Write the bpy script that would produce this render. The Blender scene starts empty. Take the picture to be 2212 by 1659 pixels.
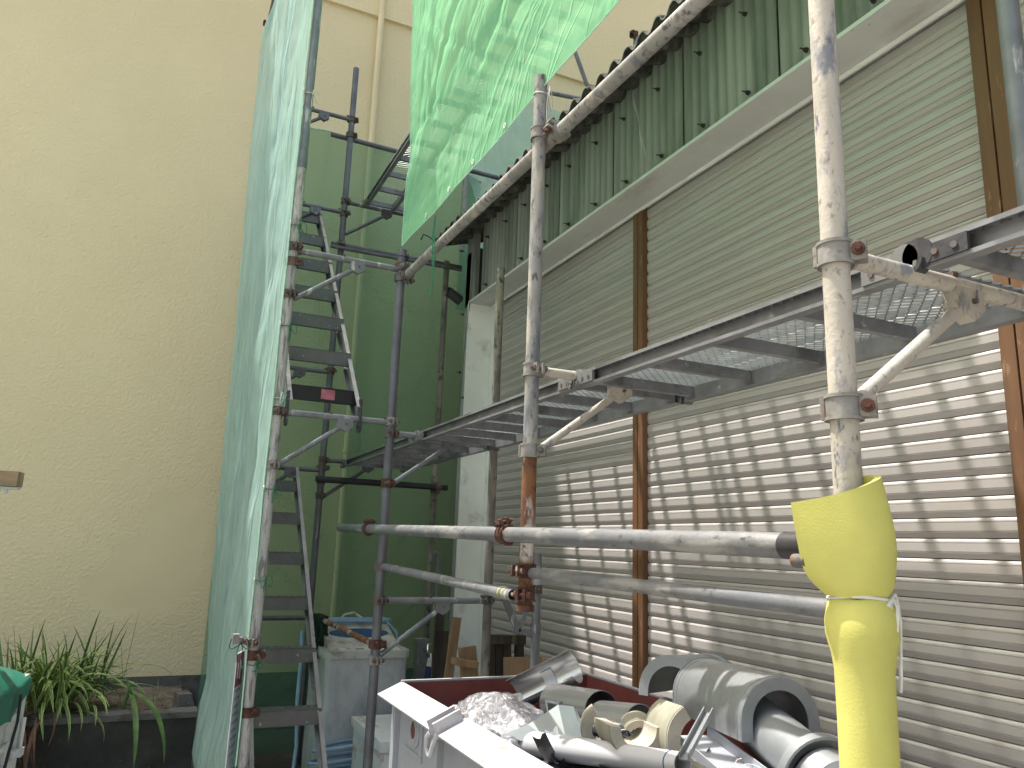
import bpy, math, random
from mathutils import Vector, Matrix
random.seed(11)
S = bpy.context.scene
COL = S.collection
R = math.radians
V = Vector

# ------------------------------------------------------------------ camera, sky, sun, exposure
cd = bpy.data.cameras.new('camera'); cam = bpy.data.objects.new('camera', cd); COL.objects.link(cam)
rot = Matrix(((0.90556837, -0.1186427, -0.40727121), (-0.42277353, -0.17374324, -0.88942444), (0.0347631, 0.97761812, -0.20749537)))
# columns of rot are the camera's right, up and backward axes in the world
rot = Matrix(((0.90556837, -0.11864270, -0.40727121), (-0.42277353, -0.17374324, -0.88942444), (0.03476310, 0.97761812, -0.20749537)))
cam.matrix_world = Matrix.Translation((0, 0, 1.55)) @ rot.to_4x4()
cd.sensor_width = 36; cd.lens = 36 * 1665 / 2212; cd.clip_start = 0.05; cd.clip_end = 500
S.camera = cam
LIGHT = V((1, -0.98, -3.35)).normalized()
w = bpy.data.worlds.new('World'); S.world = w; w.use_nodes = True
nt = w.node_tree; bg = nt.nodes['Background']
sky = nt.nodes.new('ShaderNodeTexSky'); sky.sky_type = 'NISHITA'; sky.sun_disc = False
sky.sun_elevation = R(67.3); sky.sun_rotation = R(-45.6); sky.air_density = 2.1; sky.dust_density = 7.0; sky.ozone_density = 0.4
nt.links.new(sky.outputs[0], bg.inputs[0]); bg.inputs[1].default_value = 0.15
sd = bpy.data.lights.new('sun', 'SUN'); so = bpy.data.objects.new('sun', sd); COL.objects.link(so)
so.rotation_euler = LIGHT.to_track_quat('-Z', 'Y').to_euler(); so.location = (-3, 4, 14)
sd.energy = 4.0; sd.angle = R(0.6); sd.color = (1, 0.96, 0.90)
S.view_settings.view_transform = 'Standard'; S.view_settings.look = 'None'; S.view_settings.gamma = 1
S.view_settings.use_curve_mapping = False; S.view_settings.exposure = 1.13
S.cycles.max_bounces = 8; S.cycles.transparent_max_bounces = 16; S.cycles.diffuse_bounces = 5

# ------------------------------------------------------------------ materials
def rgb(c): return (c[0], c[1], c[2], 1)
def mat(name, col, rough=0.6, metal=0.0, var=0.12, scale=6.0, bump=0.0, bscale=60.0, patches=(), stretch=(1, 1, 1), spec=0.4, detail=5, bdetail=4, bdist=0.003):
    """patches: (colour, scale, threshold, softness, stretch, rough)"""
    m = bpy.data.materials.new(name); m.use_nodes = True
    t = m.node_tree; N = t.nodes; L = t.links; b = N['Principled BSDF']
    tc = N.new('ShaderNodeTexCoord'); oi = N.new('ShaderNodeObjectInfo')
    mul = N.new('ShaderNodeMath'); mul.operation = 'MULTIPLY'; mul.inputs[1].default_value = 37.0
    L.new(oi.outputs['Random'], mul.inputs[0])
    ad = N.new('ShaderNodeVectorMath'); ad.operation = 'ADD'
    L.new(tc.outputs['Object'], ad.inputs[0]); L.new(mul.outputs[0], ad.inputs[1])
    def noise(sc, st=(1, 1, 1), det=5, rg=0.55):
        mp = N.new('ShaderNodeMapping'); mp.inputs['Scale'].default_value = st
        L.new(ad.outputs[0], mp.inputs[0])
        n = N.new('ShaderNodeTexNoise'); n.inputs['Scale'].default_value = sc; n.inputs['Detail'].default_value = det; n.inputs['Roughness'].default_value = rg
        L.new(mp.outputs[0], n.inputs[0]); return n.outputs['Fac']
    def ramp(src, a, bb):
        r = N.new('ShaderNodeMapRange'); r.inputs[1].default_value = a; r.inputs[2].default_value = bb
        L.new(src, r.inputs[0]); return r.outputs[0]
    def mixc(f, a, c2):
        x = N.new('ShaderNodeMix'); x.data_type = 'RGBA'
        L.new(f, x.inputs[0])
        for s, i in ((a, 6), (c2, 7)):
            if isinstance(s, tuple): x.inputs[i].default_value = rgb(s)
            else: L.new(s, x.inputs[i])
        return x.outputs[2]
    lo = tuple(c * (1 - var) for c in col); hi = tuple(min(1, c * (1 + var)) for c in col)
    c = mixc(ramp(noise(scale, stretch, detail), 0.3, 0.7), lo, hi)
    rsock = None
    for p in patches:
        pc, ps, th, sf, st = p[:5]
        f = ramp(noise(ps, st, 8, 0.62), th - sf, th + sf)
        c = mixc(f, c, pc)
        if len(p) > 5:
            x = N.new('ShaderNodeMix'); L.new(f, x.inputs[0]); x.inputs[3].default_value = p[5]
            if rsock: L.new(rsock, x.inputs[2])
            else: x.inputs[2].default_value = rough
            rsock = x.outputs[0]
    L.new(c, b.inputs['Base Color'])
    b.inputs['Roughness'].default_value = rough; b.inputs['Metallic'].default_value = metal
    b.inputs['Specular IOR Level'].default_value = spec
    if rsock: L.new(rsock, b.inputs['Roughness'])
    if bump:
        bp = N.new('ShaderNodeBump'); bp.inputs['Strength'].default_value = bump; bp.inputs['Distance'].default_value = bdist
        L.new(noise(bscale, stretch if stretch != (1, 1, 1) else (1, 1, 1), bdetail), bp.inputs['Height']); L.new(bp.outputs[0], b.inputs['Normal'])
    m['c'] = 0
    return m

def net_mat(name, col, through, folds=0.5, fs=5.0, pleat=1.0, angs=(.72, .40, .95)):
    m = bpy.data.materials.new(name); m.use_nodes = True
    t = m.node_tree; N = t.nodes; L = t.links
    N.remove(N['Principled BSDF']); out = N['Material Output']
    tc = N.new('ShaderNodeTexCoord')
    n = N.new('ShaderNodeTexNoise'); n.inputs['Scale'].default_value = 3.5; n.inputs['Detail'].default_value = 4; L.new(tc.outputs['Object'], n.inputs[0])
    x = N.new('ShaderNodeMix'); x.data_type = 'RGBA'; L.new(n.outputs[0], x.inputs[0])
    x.inputs[6].default_value = rgb(tuple(c * 0.82 for c in col)); x.inputs[7].default_value = rgb(tuple(min(1, c * 1.15) for c in col))
    mp = N.new('ShaderNodeMapping'); mp.vector_type = 'TEXTURE'; mp.inputs['Scale'].default_value = (1, 1, 6); mp.inputs['Rotation'].default_value = (angs[1], 0, 0); L.new(tc.outputs['Object'], mp.inputs[0])
    wn = N.new('ShaderNodeTexNoise'); wn.inputs['Scale'].default_value = fs; wn.inputs['Detail'].default_value = 6; wn.inputs['Distortion'].default_value = 0.6; L.new(mp.outputs[0], wn.inputs[0])
    def ridge(rx, sc, st, wd):
        m2 = N.new('ShaderNodeMapping'); m2.vector_type = 'TEXTURE'; m2.inputs['Rotation'].default_value = (rx, 0, 0); m2.inputs['Scale'].default_value = tuple(1 / q_ for q_ in st); L.new(tc.outputs['Object'], m2.inputs[0])
        q = N.new('ShaderNodeTexNoise'); q.inputs['Scale'].default_value = sc; q.inputs['Detail'].default_value = 1.5; q.inputs['Distortion'].default_value = 0.15; L.new(m2.outputs[0], q.inputs[0])
        a1 = N.new('ShaderNodeMath'); a1.operation = 'SUBTRACT'; a1.inputs[1].default_value = 0.5; L.new(q.outputs['Fac'], a1.inputs[0])
        a2 = N.new('ShaderNodeMath'); a2.operation = 'ABSOLUTE'; L.new(a1.outputs[0], a2.inputs[0])
        a3 = N.new('ShaderNodeMapRange'); a3.inputs[1].default_value = 0; a3.inputs[2].default_value = wd; a3.inputs[3].default_value = 1; a3.inputs[4].default_value = 0; L.new(a2.outputs[0], a3.inputs[0])
        return a3.outputs[0]
    r1 = ridge(angs[0], 2.2, (.3, 1.5, 0.06), .026); r2 = ridge(angs[1], 2.6, (.3, 1.6, 0.06), .020); r3 = ridge(angs[2], 1.9, (.3, 1.4, 0.08), .016)
    mx = N.new('ShaderNodeMath'); mx.operation = 'MAXIMUM'; L.new(r1, mx.inputs[0]); L.new(r2, mx.inputs[1])
    mx2 = N.new('ShaderNodeMath'); mx2.operation = 'MAXIMUM'; L.new(mx.outputs[0], mx2.inputs[0]); L.new(r3, mx2.inputs[1])
    hs = N.new('ShaderNodeMath'); hs.operation = 'MULTIPLY_ADD'; hs.inputs[1].default_value = 0.30 * pleat; L.new(mx2.outputs[0], hs.inputs[0]); L.new(wn.outputs[0], hs.inputs[2])
    bp = N.new('ShaderNodeBump'); bp.inputs['Strength'].default_value = folds; bp.inputs['Distance'].default_value = 0.06; L.new(hs.outputs[0], bp.inputs['Height'])
    d = N.new('ShaderNodeBsdfDiffuse'); tl = N.new('ShaderNodeBsdfTranslucent'); tr = N.new('ShaderNodeBsdfTransparent')
    for s in (d, tl): L.new(x.outputs[2], s.inputs[0]); L.new(bp.outputs[0], s.inputs['Normal'])
    tr.inputs[0].default_value = rgb(tuple(0.70 + 0.30 * c / max(col) for c in col))
    a = N.new('ShaderNodeMixShader'); a.inputs[0].default_value = 0.5; L.new(d.outputs[0], a.inputs[1]); L.new(tl.outputs[0], a.inputs[2])
    f = N.new('ShaderNodeMixShader'); th_ = N.new('ShaderNodeMath'); th_.operation = 'MULTIPLY_ADD'; th_.inputs[1].default_value = -through * 0.7 * pleat; th_.inputs[2].default_value = through; L.new(mx2.outputs[0], th_.inputs[0]); L.new(th_.outputs[0], f.inputs[0]); L.new(a.outputs[0], f.inputs[1]); L.new(tr.outputs[0], f.inputs[2])
    L.new(f.outputs[0], out.inputs[0])
    return m

Z4 = (1, 1, 0.22)
M = {}
M['cream'] = mat('dusty_tube', (0.385, 0.355, 0.305), 0.75, 0, 0.16, 9, 0.5, 90, [((0.17, 0.18, 0.21), 20, 0.60, 0.05, (1, 1, 0.4)), ((0.42, 0.40, 0.355), 12, 0.58, 0.08, (1, 1, .5)), ((0.22, 0.19, 0.155), 55, 0.62, 0.04, (1, 1, .7)), ((0.12, 0.125, 0.145), 34, 0.645, 0.03, (1, 1, .5))], bdist=0.0025)
M['mid'] = mat('weathered_tube', (0.25, 0.245, 0.228), 0.65, 0.1, 0.25, 7, 0.4, 80, [((0.075, 0.075, 0.078), 48, 0.60, 0.05, (1, 1, 0.45)), ((0.13, 0.14, 0.16), 16, 0.58, 0.06, Z4), ((0.39, 0.365, 0.31), 14, 0.6, 0.05, Z4), ((0.23, 0.13, 0.06), 9, 0.68, 0.03, Z4)], bdist=0.002)
M['speck'] = mat('speckled_tube', (0.36, 0.35, 0.335), 0.8, 0, 0.12, 10, 0.5, 110, [((0.15, 0.145, 0.14), 34, 0.56, 0.05, (1, 1, 0.18)), ((0.10, 0.10, 0.10), 90, 0.64, 0.03, (1, 1, 0.7))], bdist=0.002)
M['galv'] = mat('galvanised_tube', (0.17, 0.178, 0.19), 0.5, 0.35, 0.22, 8, 0.25, 90, [((0.46, 0.45, 0.42), 20, 0.62, 0.04, Z4), ((0.12, 0.12, 0.13), 12, 0.62, 0.05, Z4)], bdist=0.0015)
M['dark'] = mat('dark_tube', (0.125, 0.128, 0.14), 0.5, 0.4, 0.25, 8, 0.25, 90, [((0.30, 0.29, 0.27), 24, 0.66, 0.03, Z4)], bdist=0.0015)
M['mottle'] = mat('mottled_tube', (0.15, 0.14, 0.12), 0.8, 0.1, 0.3, 9, 0.4, 90, [((0.26, 0.235, 0.19), 13, 0.54, 0.06, Z4), ((0.05, 0.05, 0.05), 26, 0.60, 0.04, (1, 1, .5))], bdist=0.002)
M['black'] = mat('black_tube', (0.03, 0.03, 0.032), 0.5, 0.2, 0.3, 8, 0.2, 60)
M['rail'] = mat('rail_tube', (0.15, 0.153, 0.158), 0.55, 0.3, 0.2, 8, 0.45, 110, [((0.05, 0.05, 0.053), 50, 0.61, 0.05, (1, 0.4, 1)), ((0.12, 0.13, 0.145), 11, 0.54, 0.07, (1, 0.22, 1)), ((0.27, 0.265, 0.25), 16, 0.58, 0.06, (1, 0.25, 1)), ((0.20, 0.10, 0.05), 20, 0.70, 0.03, (1, .3, 1))], bdist=0.002)
M['rusttube'] = mat('rusty_tube', (0.10, 0.045, 0.025), 0.9, 0, 0.4, 14, 0.8, 120, [((0.46, 0.44, 0.41), 13, 0.535, 0.03, (1, 1, 0.4)), ((0.19, 0.085, 0.035), 10, 0.5, 0.1, (1, 1, .5)), ((0.07, 0.035, 0.02), 30, 0.6, 0.05, (1, 1, 1))], bdist=0.003)
M['rust'] = mat('rust', (0.075, 0.034, 0.024), 0.9, 0, 0.45, 25, 0.7, 140, [((0.35, 0.30, 0.25), 30, 0.64, 0.04, (1, 1, 1))], bdist=0.002)
M['castlight'] = mat('cast_clamp_light', (0.22, 0.212, 0.195), 0.7, 0.15, 0.3, 25, 0.5, 90, [((0.15, 0.10, 0.07), 30, 0.62, 0.05, (1, 1, 1))], bdist=0.002)
M['castdark'] = mat('cast_clamp_dark', (0.10, 0.095, 0.09), 0.7, 0.2, 0.35, 25, 0.5, 90, [((0.16, 0.07, 0.04), 26, 0.56, 0.06, (1, 1, 1))], bdist=0.002)
M['deck'] = mat('deck_steel', (0.22, 0.225, 0.235), 0.45, 0.45, 0.25, 10, 0.2, 70, [((0.12, 0.12, 0.12), 8, 0.60, 0.08, (1, 0.3, 1)), ((0.5, 0.49, 0.46), 26, 0.66, 0.04, (1, .4, 1))], bdist=0.0015)
M['deckblack'] = mat('deck_hook_black', (0.045, 0.045, 0.05), 0.6, 0.3, 0.4, 30, 0.4, 90, [((0.3, 0.29, 0.26), 40, 0.66, 0.03, (1, 1, 1))])
M['deckmesh'] = mat('expanded_mesh', (0.17, 0.175, 0.175), 0.5, 0.35, 0.2, 8)
M['alu'] = mat('stair_aluminium', (0.125, 0.127, 0.127), 0.5, 0.35, 0.2, 9, 0.2, 80, [((0.13, 0.12, 0.11), 18, 0.6, 0.06, (1, 1, 1)), ((0.42, 0.40, 0.36), 40, 0.66, 0.03, (1, 1, 1))], bdist=0.0015)
M['aluedge'] = mat('stair_stile', (0.24, 0.24, 0.24), 0.45, 0.4, 0.2, 9, 0.15, 80, [((0.16, 0.15, 0.14), 20, 0.62, 0.06, (1, 1, 1))])
M['blacktread'] = mat('black_tread', (0.012, 0.012, 0.013), 0.35, 0, 0.3, 8)
M['pink'] = mat('pink_sticker', (0.30, 0.10, 0.13), 0.6, 0, 0.35, 18)
M['slat'] = mat('shutter_slat', (0.455, 0.415, 0.40), 0.42, 0.15, 0.10, 2.5, 0.0, 60, [((0.40, 0.355, 0.325), 5, 0.60, 0.14, (1, 0.3, 1)), ((0.17, 0.15, 0.13), 60, 0.74, 0.03, (1, 1, 1))], stretch=(1, 0.3, 1))
M['post'] = mat('brown_post', (0.15, 0.072, 0.034), 0.55, 0, 0.3, 10, 0.25, 60, [((0.09, 0.05, 0.028), 8, 0.60, 0.08, (1, 1, 0.12)), ((0.30, 0.19, 0.11), 30, 0.66, 0.05, (1, 1, 0.2))], stretch=(1, 1, 0.1))
M['siding'] = mat('green_slate_siding', (0.31, 0.285, 0.27), 0.85, 0, 0.14, 5, 0.25, 120, [((0.09, 0.105, 0.08), 5, 0.60, 0.16, (1, 1, 0.14)), ((0.30, 0.31, 0.26), 30, 0.66, 0.10, (1, 1, 0.05))], stretch=(1, 1, 0.1))
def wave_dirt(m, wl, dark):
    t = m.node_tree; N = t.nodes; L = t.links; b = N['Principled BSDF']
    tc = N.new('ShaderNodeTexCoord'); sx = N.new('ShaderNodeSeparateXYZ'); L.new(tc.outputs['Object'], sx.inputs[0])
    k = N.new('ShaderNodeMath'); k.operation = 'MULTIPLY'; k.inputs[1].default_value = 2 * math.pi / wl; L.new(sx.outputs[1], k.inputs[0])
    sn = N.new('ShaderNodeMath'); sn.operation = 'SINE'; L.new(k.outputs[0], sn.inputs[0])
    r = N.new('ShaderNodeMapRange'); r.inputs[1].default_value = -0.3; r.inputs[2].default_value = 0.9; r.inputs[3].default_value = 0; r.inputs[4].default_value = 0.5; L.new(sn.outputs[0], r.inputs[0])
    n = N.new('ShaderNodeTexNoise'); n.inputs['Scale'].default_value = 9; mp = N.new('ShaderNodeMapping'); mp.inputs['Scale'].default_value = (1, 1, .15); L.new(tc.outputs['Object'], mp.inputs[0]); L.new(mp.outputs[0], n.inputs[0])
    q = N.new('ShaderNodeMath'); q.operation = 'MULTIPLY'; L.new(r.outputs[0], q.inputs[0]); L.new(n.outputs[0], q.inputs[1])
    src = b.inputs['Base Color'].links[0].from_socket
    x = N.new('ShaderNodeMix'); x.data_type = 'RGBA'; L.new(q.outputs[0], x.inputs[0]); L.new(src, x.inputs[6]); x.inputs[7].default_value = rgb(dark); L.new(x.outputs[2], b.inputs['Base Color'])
M['sidewhite'] = mat('grey_slate_siding', (0.36, 0.36, 0.35), 0.85, 0, 0.14, 5, 0.25, 90, [((0.16, 0.16, 0.15), 9, 0.62, 0.12, (1, 1, 0.10))], stretch=(1, 1, 0.2))
M['roof'] = mat('old_roof_slate', (0.12, 0.115, 0.10), 0.95, 0, 0.4, 12, 0.8, 70, [((0.035, 0.035, 0.03), 14, 0.50, 0.1, (1, 1, 1)), ((0.09, 0.10, 0.045), 20, 0.62, 0.06, (1, 1, 1))], bdist=0.004)
M['white'] = mat('white_trim', (0.82, 0.81, 0.78), 0.6, 0, 0.06, 4, 0.1, 60, [((0.42, 0.38, 0.33), 6, 0.66, 0.10, (1, 0.3, 1)), ((0.25, 0.22, 0.19), 50, 0.73, 0.03, (1, .4, 1))])
M['soffitpaint'] = mat('grey_white_soffit', (0.60, 0.59, 0.565), 0.6, 0, 0.06, 4, 0.1, 60, [((0.42, 0.38, 0.33), 6, 0.68, 0.10, (1, 0.3, 1)), ((0.25, 0.22, 0.19), 50, 0.73, 0.03, (1, .4, 1))])
M['bolt'] = mat('dark_bolt', (0.03, 0.028, 0.025), 0.8, 0, 0.4, 40)
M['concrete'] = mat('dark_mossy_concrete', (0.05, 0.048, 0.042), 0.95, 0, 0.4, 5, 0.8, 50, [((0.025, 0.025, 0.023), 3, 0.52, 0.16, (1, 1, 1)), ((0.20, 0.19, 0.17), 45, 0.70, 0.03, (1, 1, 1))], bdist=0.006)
M['coping'] = mat('planter_coping', (0.125, 0.122, 0.115), 0.95, 0, 0.3, 8, 0.8, 60, [((0.07, 0.065, 0.055), 8, 0.55, 0.1, (1, 1, 1)), ((0.36, 0.33, 0.29), 70, 0.68, 0.03, (1, 1, 1))], bdist=0.005)
M['soil'] = mat('garden_soil', (0.13, 0.105, 0.08), 1, 0, 0.4, 10, 1.0, 45, [((0.33, 0.30, 0.26), 90, 0.66, 0.04, (1, 1, 1)), ((0.05, 0.06, 0.03), 9, 0.58, 0.06, (1, 1, 1))], bdist=0.012)
M['ground'] = mat('yard_concrete', (0.31, 0.30, 0.28), 0.9, 0, 0.25, 1.2, 0.5, 60, [((0.11, 0.105, 0.10), 1.6, 0.58, 0.12, (1, 1, 1))], bdist=0.004)
M['leaf'] = mat('leaf_green', (0.10, 0.175, 0.04), 0.5, 0, 0.35, 14)
M['leafedge'] = mat('leaf_cream_margin', (0.34, 0.42, 0.15), 0.5, 0, 0.25, 14)
M['reed'] = mat('reed_green', (0.075, 0.145, 0.04), 0.5, 0, 0.35, 14)
M['dead'] = mat('dead_leaf', (0.10, 0.055, 0.035), 0.9, 0, 0.4, 20)
M['truck'] = mat('truck_white', (0.52, 0.54, 0.545), 0.35, 0, 0.04, 5, 0, 60, [((0.38, 0.36, 0.33), 20, 0.72, 0.05, (1, 1, 0.4))])
M['rubber'] = mat('black_rubber', (0.02, 0.02, 0.022), 0.7, 0, 0.2, 10)
M['steelgrey'] = mat('grey_steel', (0.33, 0.34, 0.35), 0.5, 0.4, 0.2, 15)
M['beam'] = mat('weathered_wood', (0.32, 0.22, 0.13), 0.8, 0, 0.25, 20, 0.4, 80, [((0.15, 0.09, 0.05), 12, 0.6, 0.1, (0.15, 1, 1))], stretch=(0.15, 1, 1))
M['plank'] = mat('pale_lumber', (0.24, 0.155, 0.085), 0.75, 0, 0.22, 25, 0.3, 80, [((0.24, 0.13, 0.06), 20, 0.62, 0.08, (1, 1, 0.12))], stretch=(1, 1, 0.12))
M['ply'] = mat('plywood', (0.29, 0.195, 0.115), 0.75, 0, 0.18, 25, 0.2, 80, [((0.25, 0.15, 0.08), 15, 0.62, 0.1, (1, 1, 0.15))], stretch=(1, 1, 0.15))
M['darkwood'] = mat('blackened_wood', (0.045, 0.035, 0.028), 0.85, 0, 0.5, 25, 0.5, 80, [((0.12, 0.09, 0.065), 20, 0.6, 0.08, (1, 1, 0.12))], stretch=(1, 1, 0.12))
M['tarp'] = mat('green_tarp', (0.012, 0.105, 0.07), 0.45, 0, 0.18, 5, 0.4, 8, bdist=0.02)
M['rope'] = mat('black_cord', (0.02, 0.02, 0.022), 0.85, 0, 0.2, 20)
M['wcord'] = mat('white_cord', (0.60, 0.59, 0.55), 0.9, 0, 0.15, 30, 0.4, 300)
M['gcord'] = mat('green_cord', (0.03, 0.16, 0.08), 0.85, 0, 0.3, 30)
M['foam'] = mat('yellow_foam', (0.46, 0.445, 0.12), 0.85, 0, 0.05, 18, 0.5, 260, [((0.30, 0.25, 0.05), 24, 0.80, 0.02, (1, 1, 1))], bdist=0.0012)
M['binwhite'] = mat('skip_white_paint', (0.27, 0.283, 0.315), 0.5, 0, 0.05, 6, 0.12, 40, [((0.28, 0.13, 0.08), 14, 0.685, 0.02, (1, 0.8, 0.35)), ((0.5, 0.44, 0.40), 9, 0.66, 0.05, (1, 1, 0.3))], bdist=0.002)
M['binrim'] = mat('skip_rim_paint', (0.36, 0.365, 0.39), 0.5, 0, 0.05, 6, 0.15, 50, [((0.33, 0.15, 0.08), 14, 0.655, 0.03, (1, 1, 1)), ((0.34, 0.29, 0.26), 22, 0.62, 0.05, (1, 1, 1))], bdist=0.002)
M['binred'] = mat('red_oxide_paint', (0.15, 0.036, 0.030), 0.7, 0, 0.25, 8, 0.3, 60, [((0.09, 0.05, 0.045), 10, 0.64, 0.06, (1, 1, 0.4))])
M['zinc'] = mat('galvanised_sheet', (0.60, 0.62, 0.645), 0.33, 0.8, 0.07, 3, 0.05, 30, [((0.50, 0.52, 0.54), 30, 0.56, 0.1, (1, 1, 1), 0.38)], bdist=0.002)
M['zincdull'] = mat('dull_galvanised_sheet', (0.27, 0.29, 0.305), 0.45, 0.5, 0.12, 10, 0.15, 40, bdist=0.002)
M['sheetgrey'] = mat('grey_green_sheet', (0.21, 0.24, 0.24), 0.45, 0.25, 0.12, 8)
M['stainless'] = mat('stainless_sheet', (0.46, 0.46, 0.46), 0.24, 0.9, 0.1, 4, 0.2, 9, bdist=0.006)
M['plasticgrey'] = mat('pale_grey_tray', (0.36, 0.385, 0.43), 0.4, 0.2, 0.08, 5, 0.1, 20, bdist=0.003)
M['whitepipe'] = mat('white_plastic', (0.40, 0.41, 0.43), 0.3, 0, 0.02, 5)
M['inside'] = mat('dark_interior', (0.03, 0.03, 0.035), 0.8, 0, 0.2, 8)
M['insul'] = mat('cream_insulation', (0.36, 0.33, 0.275), 0.95, 0, 0.12, 18, 0.6, 70, [((0.36, 0.29, 0.20), 22, 0.62, 0.06, (1, 1, 1))], bdist=0.004)
M['insulback'] = mat('olive_insulation_jacket', (0.25, 0.245, 0.19), 0.7, 0, 0.2, 10, 0.2, 60)
M['scrapw'] = mat('white_scrap', (0.42, 0.43, 0.46), 0.35, 0.3, 0.1, 10)
M['washer'] = mat('washer_enamel', (0.56, 0.565, 0.59), 0.4, 0, 0.10, 3, 0.1, 20, [((0.20, 0.21, 0.20), 5, 0.60, 0.15, (1, 1, 0.5)), ((0.12, 0.11, 0.10), 30, 0.74, 0.03, (1, 1, 1))])
M['washertop'] = mat('washer_lid_dirty', (0.52, 0.52, 0.49), 0.55, 0, 0.12, 6, 0.1, 20, [((0.22, 0.21, 0.14), 10, 0.58, 0.1, (1, 1, 1))])
M['blue'] = mat('blue_window', (0.03, 0.09, 0.22), 0.25, 0, 0.1, 6)
M['label'] = mat('pale_label', (0.62, 0.64, 0.60), 0.5, 0, 0.06, 20)
M['ink'] = mat('grey_print', (0.22, 0.22, 0.24), 0.6, 0, 0.1, 20)
M['hose'] = mat('blue_hose', (0.23, 0.36, 0.50), 0.4, 0, 0.12, 12)
M['navy'] = mat('navy_plastic', (0.02, 0.035, 0.13), 0.4, 0, 0.1, 12)
M['chrome'] = mat('chrome', (0.7, 0.7, 0.7), 0.12, 1.0, 0.05, 8)
M['pvc'] = mat('grey_pvc', (0.20, 0.21, 0.215), 0.45, 0, 0.12, 8, patches=[((0.36, 0.36, 0.35), 14, 0.64, 0.06, (1, 1, 1))])
M['pvcdark'] = mat('dark_pvc', (0.055, 0.058, 0.06), 0.45, 0, 0.2, 8)
M['rustbox'] = mat('rusty_cabinet_paint', (0.58, 0.63, 0.65), 0.55, 0, 0.08, 6, 0.2, 50, [((0.36, 0.16, 0.05), 7, 0.62, 0.07, (1, 0.35, 1)), ((0.13, 0.06, 0.03), 10, 0.69, 0.03, (1, 0.5, 1))])
M['cablegrey'] = mat('grey_cable', (0.14, 0.14, 0.13), 0.7, 0, 0.2, 20)
M['magenta'] = mat('magenta_panel', (0.24, 0.03, 0.085), 0.4, 0, 0.08, 10)
M['signwhite'] = mat('sign_white', (0.62, 0.62, 0.66), 0.4, 0, 0.04, 10)
M['signink'] = mat('sign_print', (0.30, 0.30, 0.36), 0.5, 0, 0.05, 10)
M['netcord'] = mat('pale_green_hem', (0.40, 0.62, 0.48), 0.8, 0, 0.15, 20)
M['fiber'] = mat('white_netting', (0.6, 0.6, 0.6), 0.8, 0, 0.1, 20)
M['netdark'] = mat('dark_green_bundle', (0.012, 0.03, 0.018), 0.9, 0, 0.4, 20)
M['net_bright'] = net_mat('bright_green_net', (0.34, 0.74, 0.42), 0.20, 0.45, 3.5, 0.5)
M['net_teal'] = net_mat('pale_teal_net', (0.50, 0.72, 0.66), 0.22, 0.7, 5, 1.0, (.16, -.10, .34))
M['net_back'] = net_mat('green_back_net', (0.13, 0.29, 0.205), 0.44, 0.4, 2.0, 0.12, (.1, .0, .2))

def yellow_mat():
    m = mat('yellow_stucco', (0.69, 0.585, 0.365), 0.9, 0, 0.02, 1.3, 0, 60, [((0.65, 0.545, 0.335), 0.9, 0.62, 0.2, (1, 1, 1)), ((0.33, 0.28, 0.18), 5, 0.79, 0.03, (1, 1, 1))])
    t = m.node_tree; N = t.nodes; L = t.links; b = N['Principled BSDF']
    tc = N.new('ShaderNodeTexCoord')
    # stucco grain; the trowelled-over repair patch stays smooth
    n = N.new('ShaderNodeTexNoise'); n.inputs['Scale'].default_value = 42; n.inputs['Detail'].default_value = 4; n.inputs['Distortion'].default_value = 0.35
    L.new(tc.outputs['Object'], n.inputs[0])
    w1 = N.new('ShaderNodeTexNoise'); w1.inputs['Scale'].default_value = 2.2; L.new(tc.outputs['Object'], w1.inputs[0])
    masks = []
    for (cx, cz, rx, rz) in ((0.21, 1.62, 0.23, 0.27), (0.10, 1.25, 0.30, 0.30), (-0.10, 1.10, 0.26, 0.17)):
        mp = N.new('ShaderNodeVectorMath'); mp.operation = 'SUBTRACT'; mp.inputs[1].default_value = (cx, 0, cz); L.new(tc.outputs['Object'], mp.inputs[0])
        sc = N.new('ShaderNodeVectorMath'); sc.operation = 'MULTIPLY'; sc.inputs[1].default_value = (1 / rx, 0, 1 / rz); L.new(mp.outputs[0], sc.inputs[0])
        ln = N.new('ShaderNodeVectorMath'); ln.operation = 'LENGTH'; L.new(sc.outputs[0], ln.inputs[0])
        masks.append(ln.outputs['Value'])
    a = N.new('ShaderNodeMath'); a.operation = 'MINIMUM'; L.new(masks[0], a.inputs[0]); L.new(masks[1], a.inputs[1])
    a2 = N.new('ShaderNodeMath'); a2.operation = 'MINIMUM'; L.new(a.outputs[0], a2.inputs[0]); L.new(masks[2], a2.inputs[1])
    ja = N.new('ShaderNodeMath'); ja.operation = 'MULTIPLY_ADD'; ja.inputs[1].default_value = 0.5; L.new(w1.outputs[0], ja.inputs[0]); L.new(a2.outputs[0], ja.inputs[2])
    r = N.new('ShaderNodeMapRange'); r.inputs[1].default_value = 1.05; r.inputs[2].default_value = 1.50; L.new(ja.outputs[0], r.inputs[0])
    hm = N.new('ShaderNodeMath'); hm.operation = 'MULTIPLY'; L.new(n.outputs[0], hm.inputs[0]); L.new(r.outputs[0], hm.inputs[1])
    bp = N.new('ShaderNodeBump'); bp.inputs['Strength'].default_value = 0.65; bp.inputs['Distance'].default_value = 0.011
    L.new(hm.outputs[0], bp.inputs['Height']); L.new(bp.outputs[0], b.inputs['Normal'])
    return m
M['yellow'] = yellow_mat()
M['yellowplain'] = mat('yellow_paint', (0.67, 0.565, 0.35), 0.6, 0, 0.05, 4)

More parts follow.
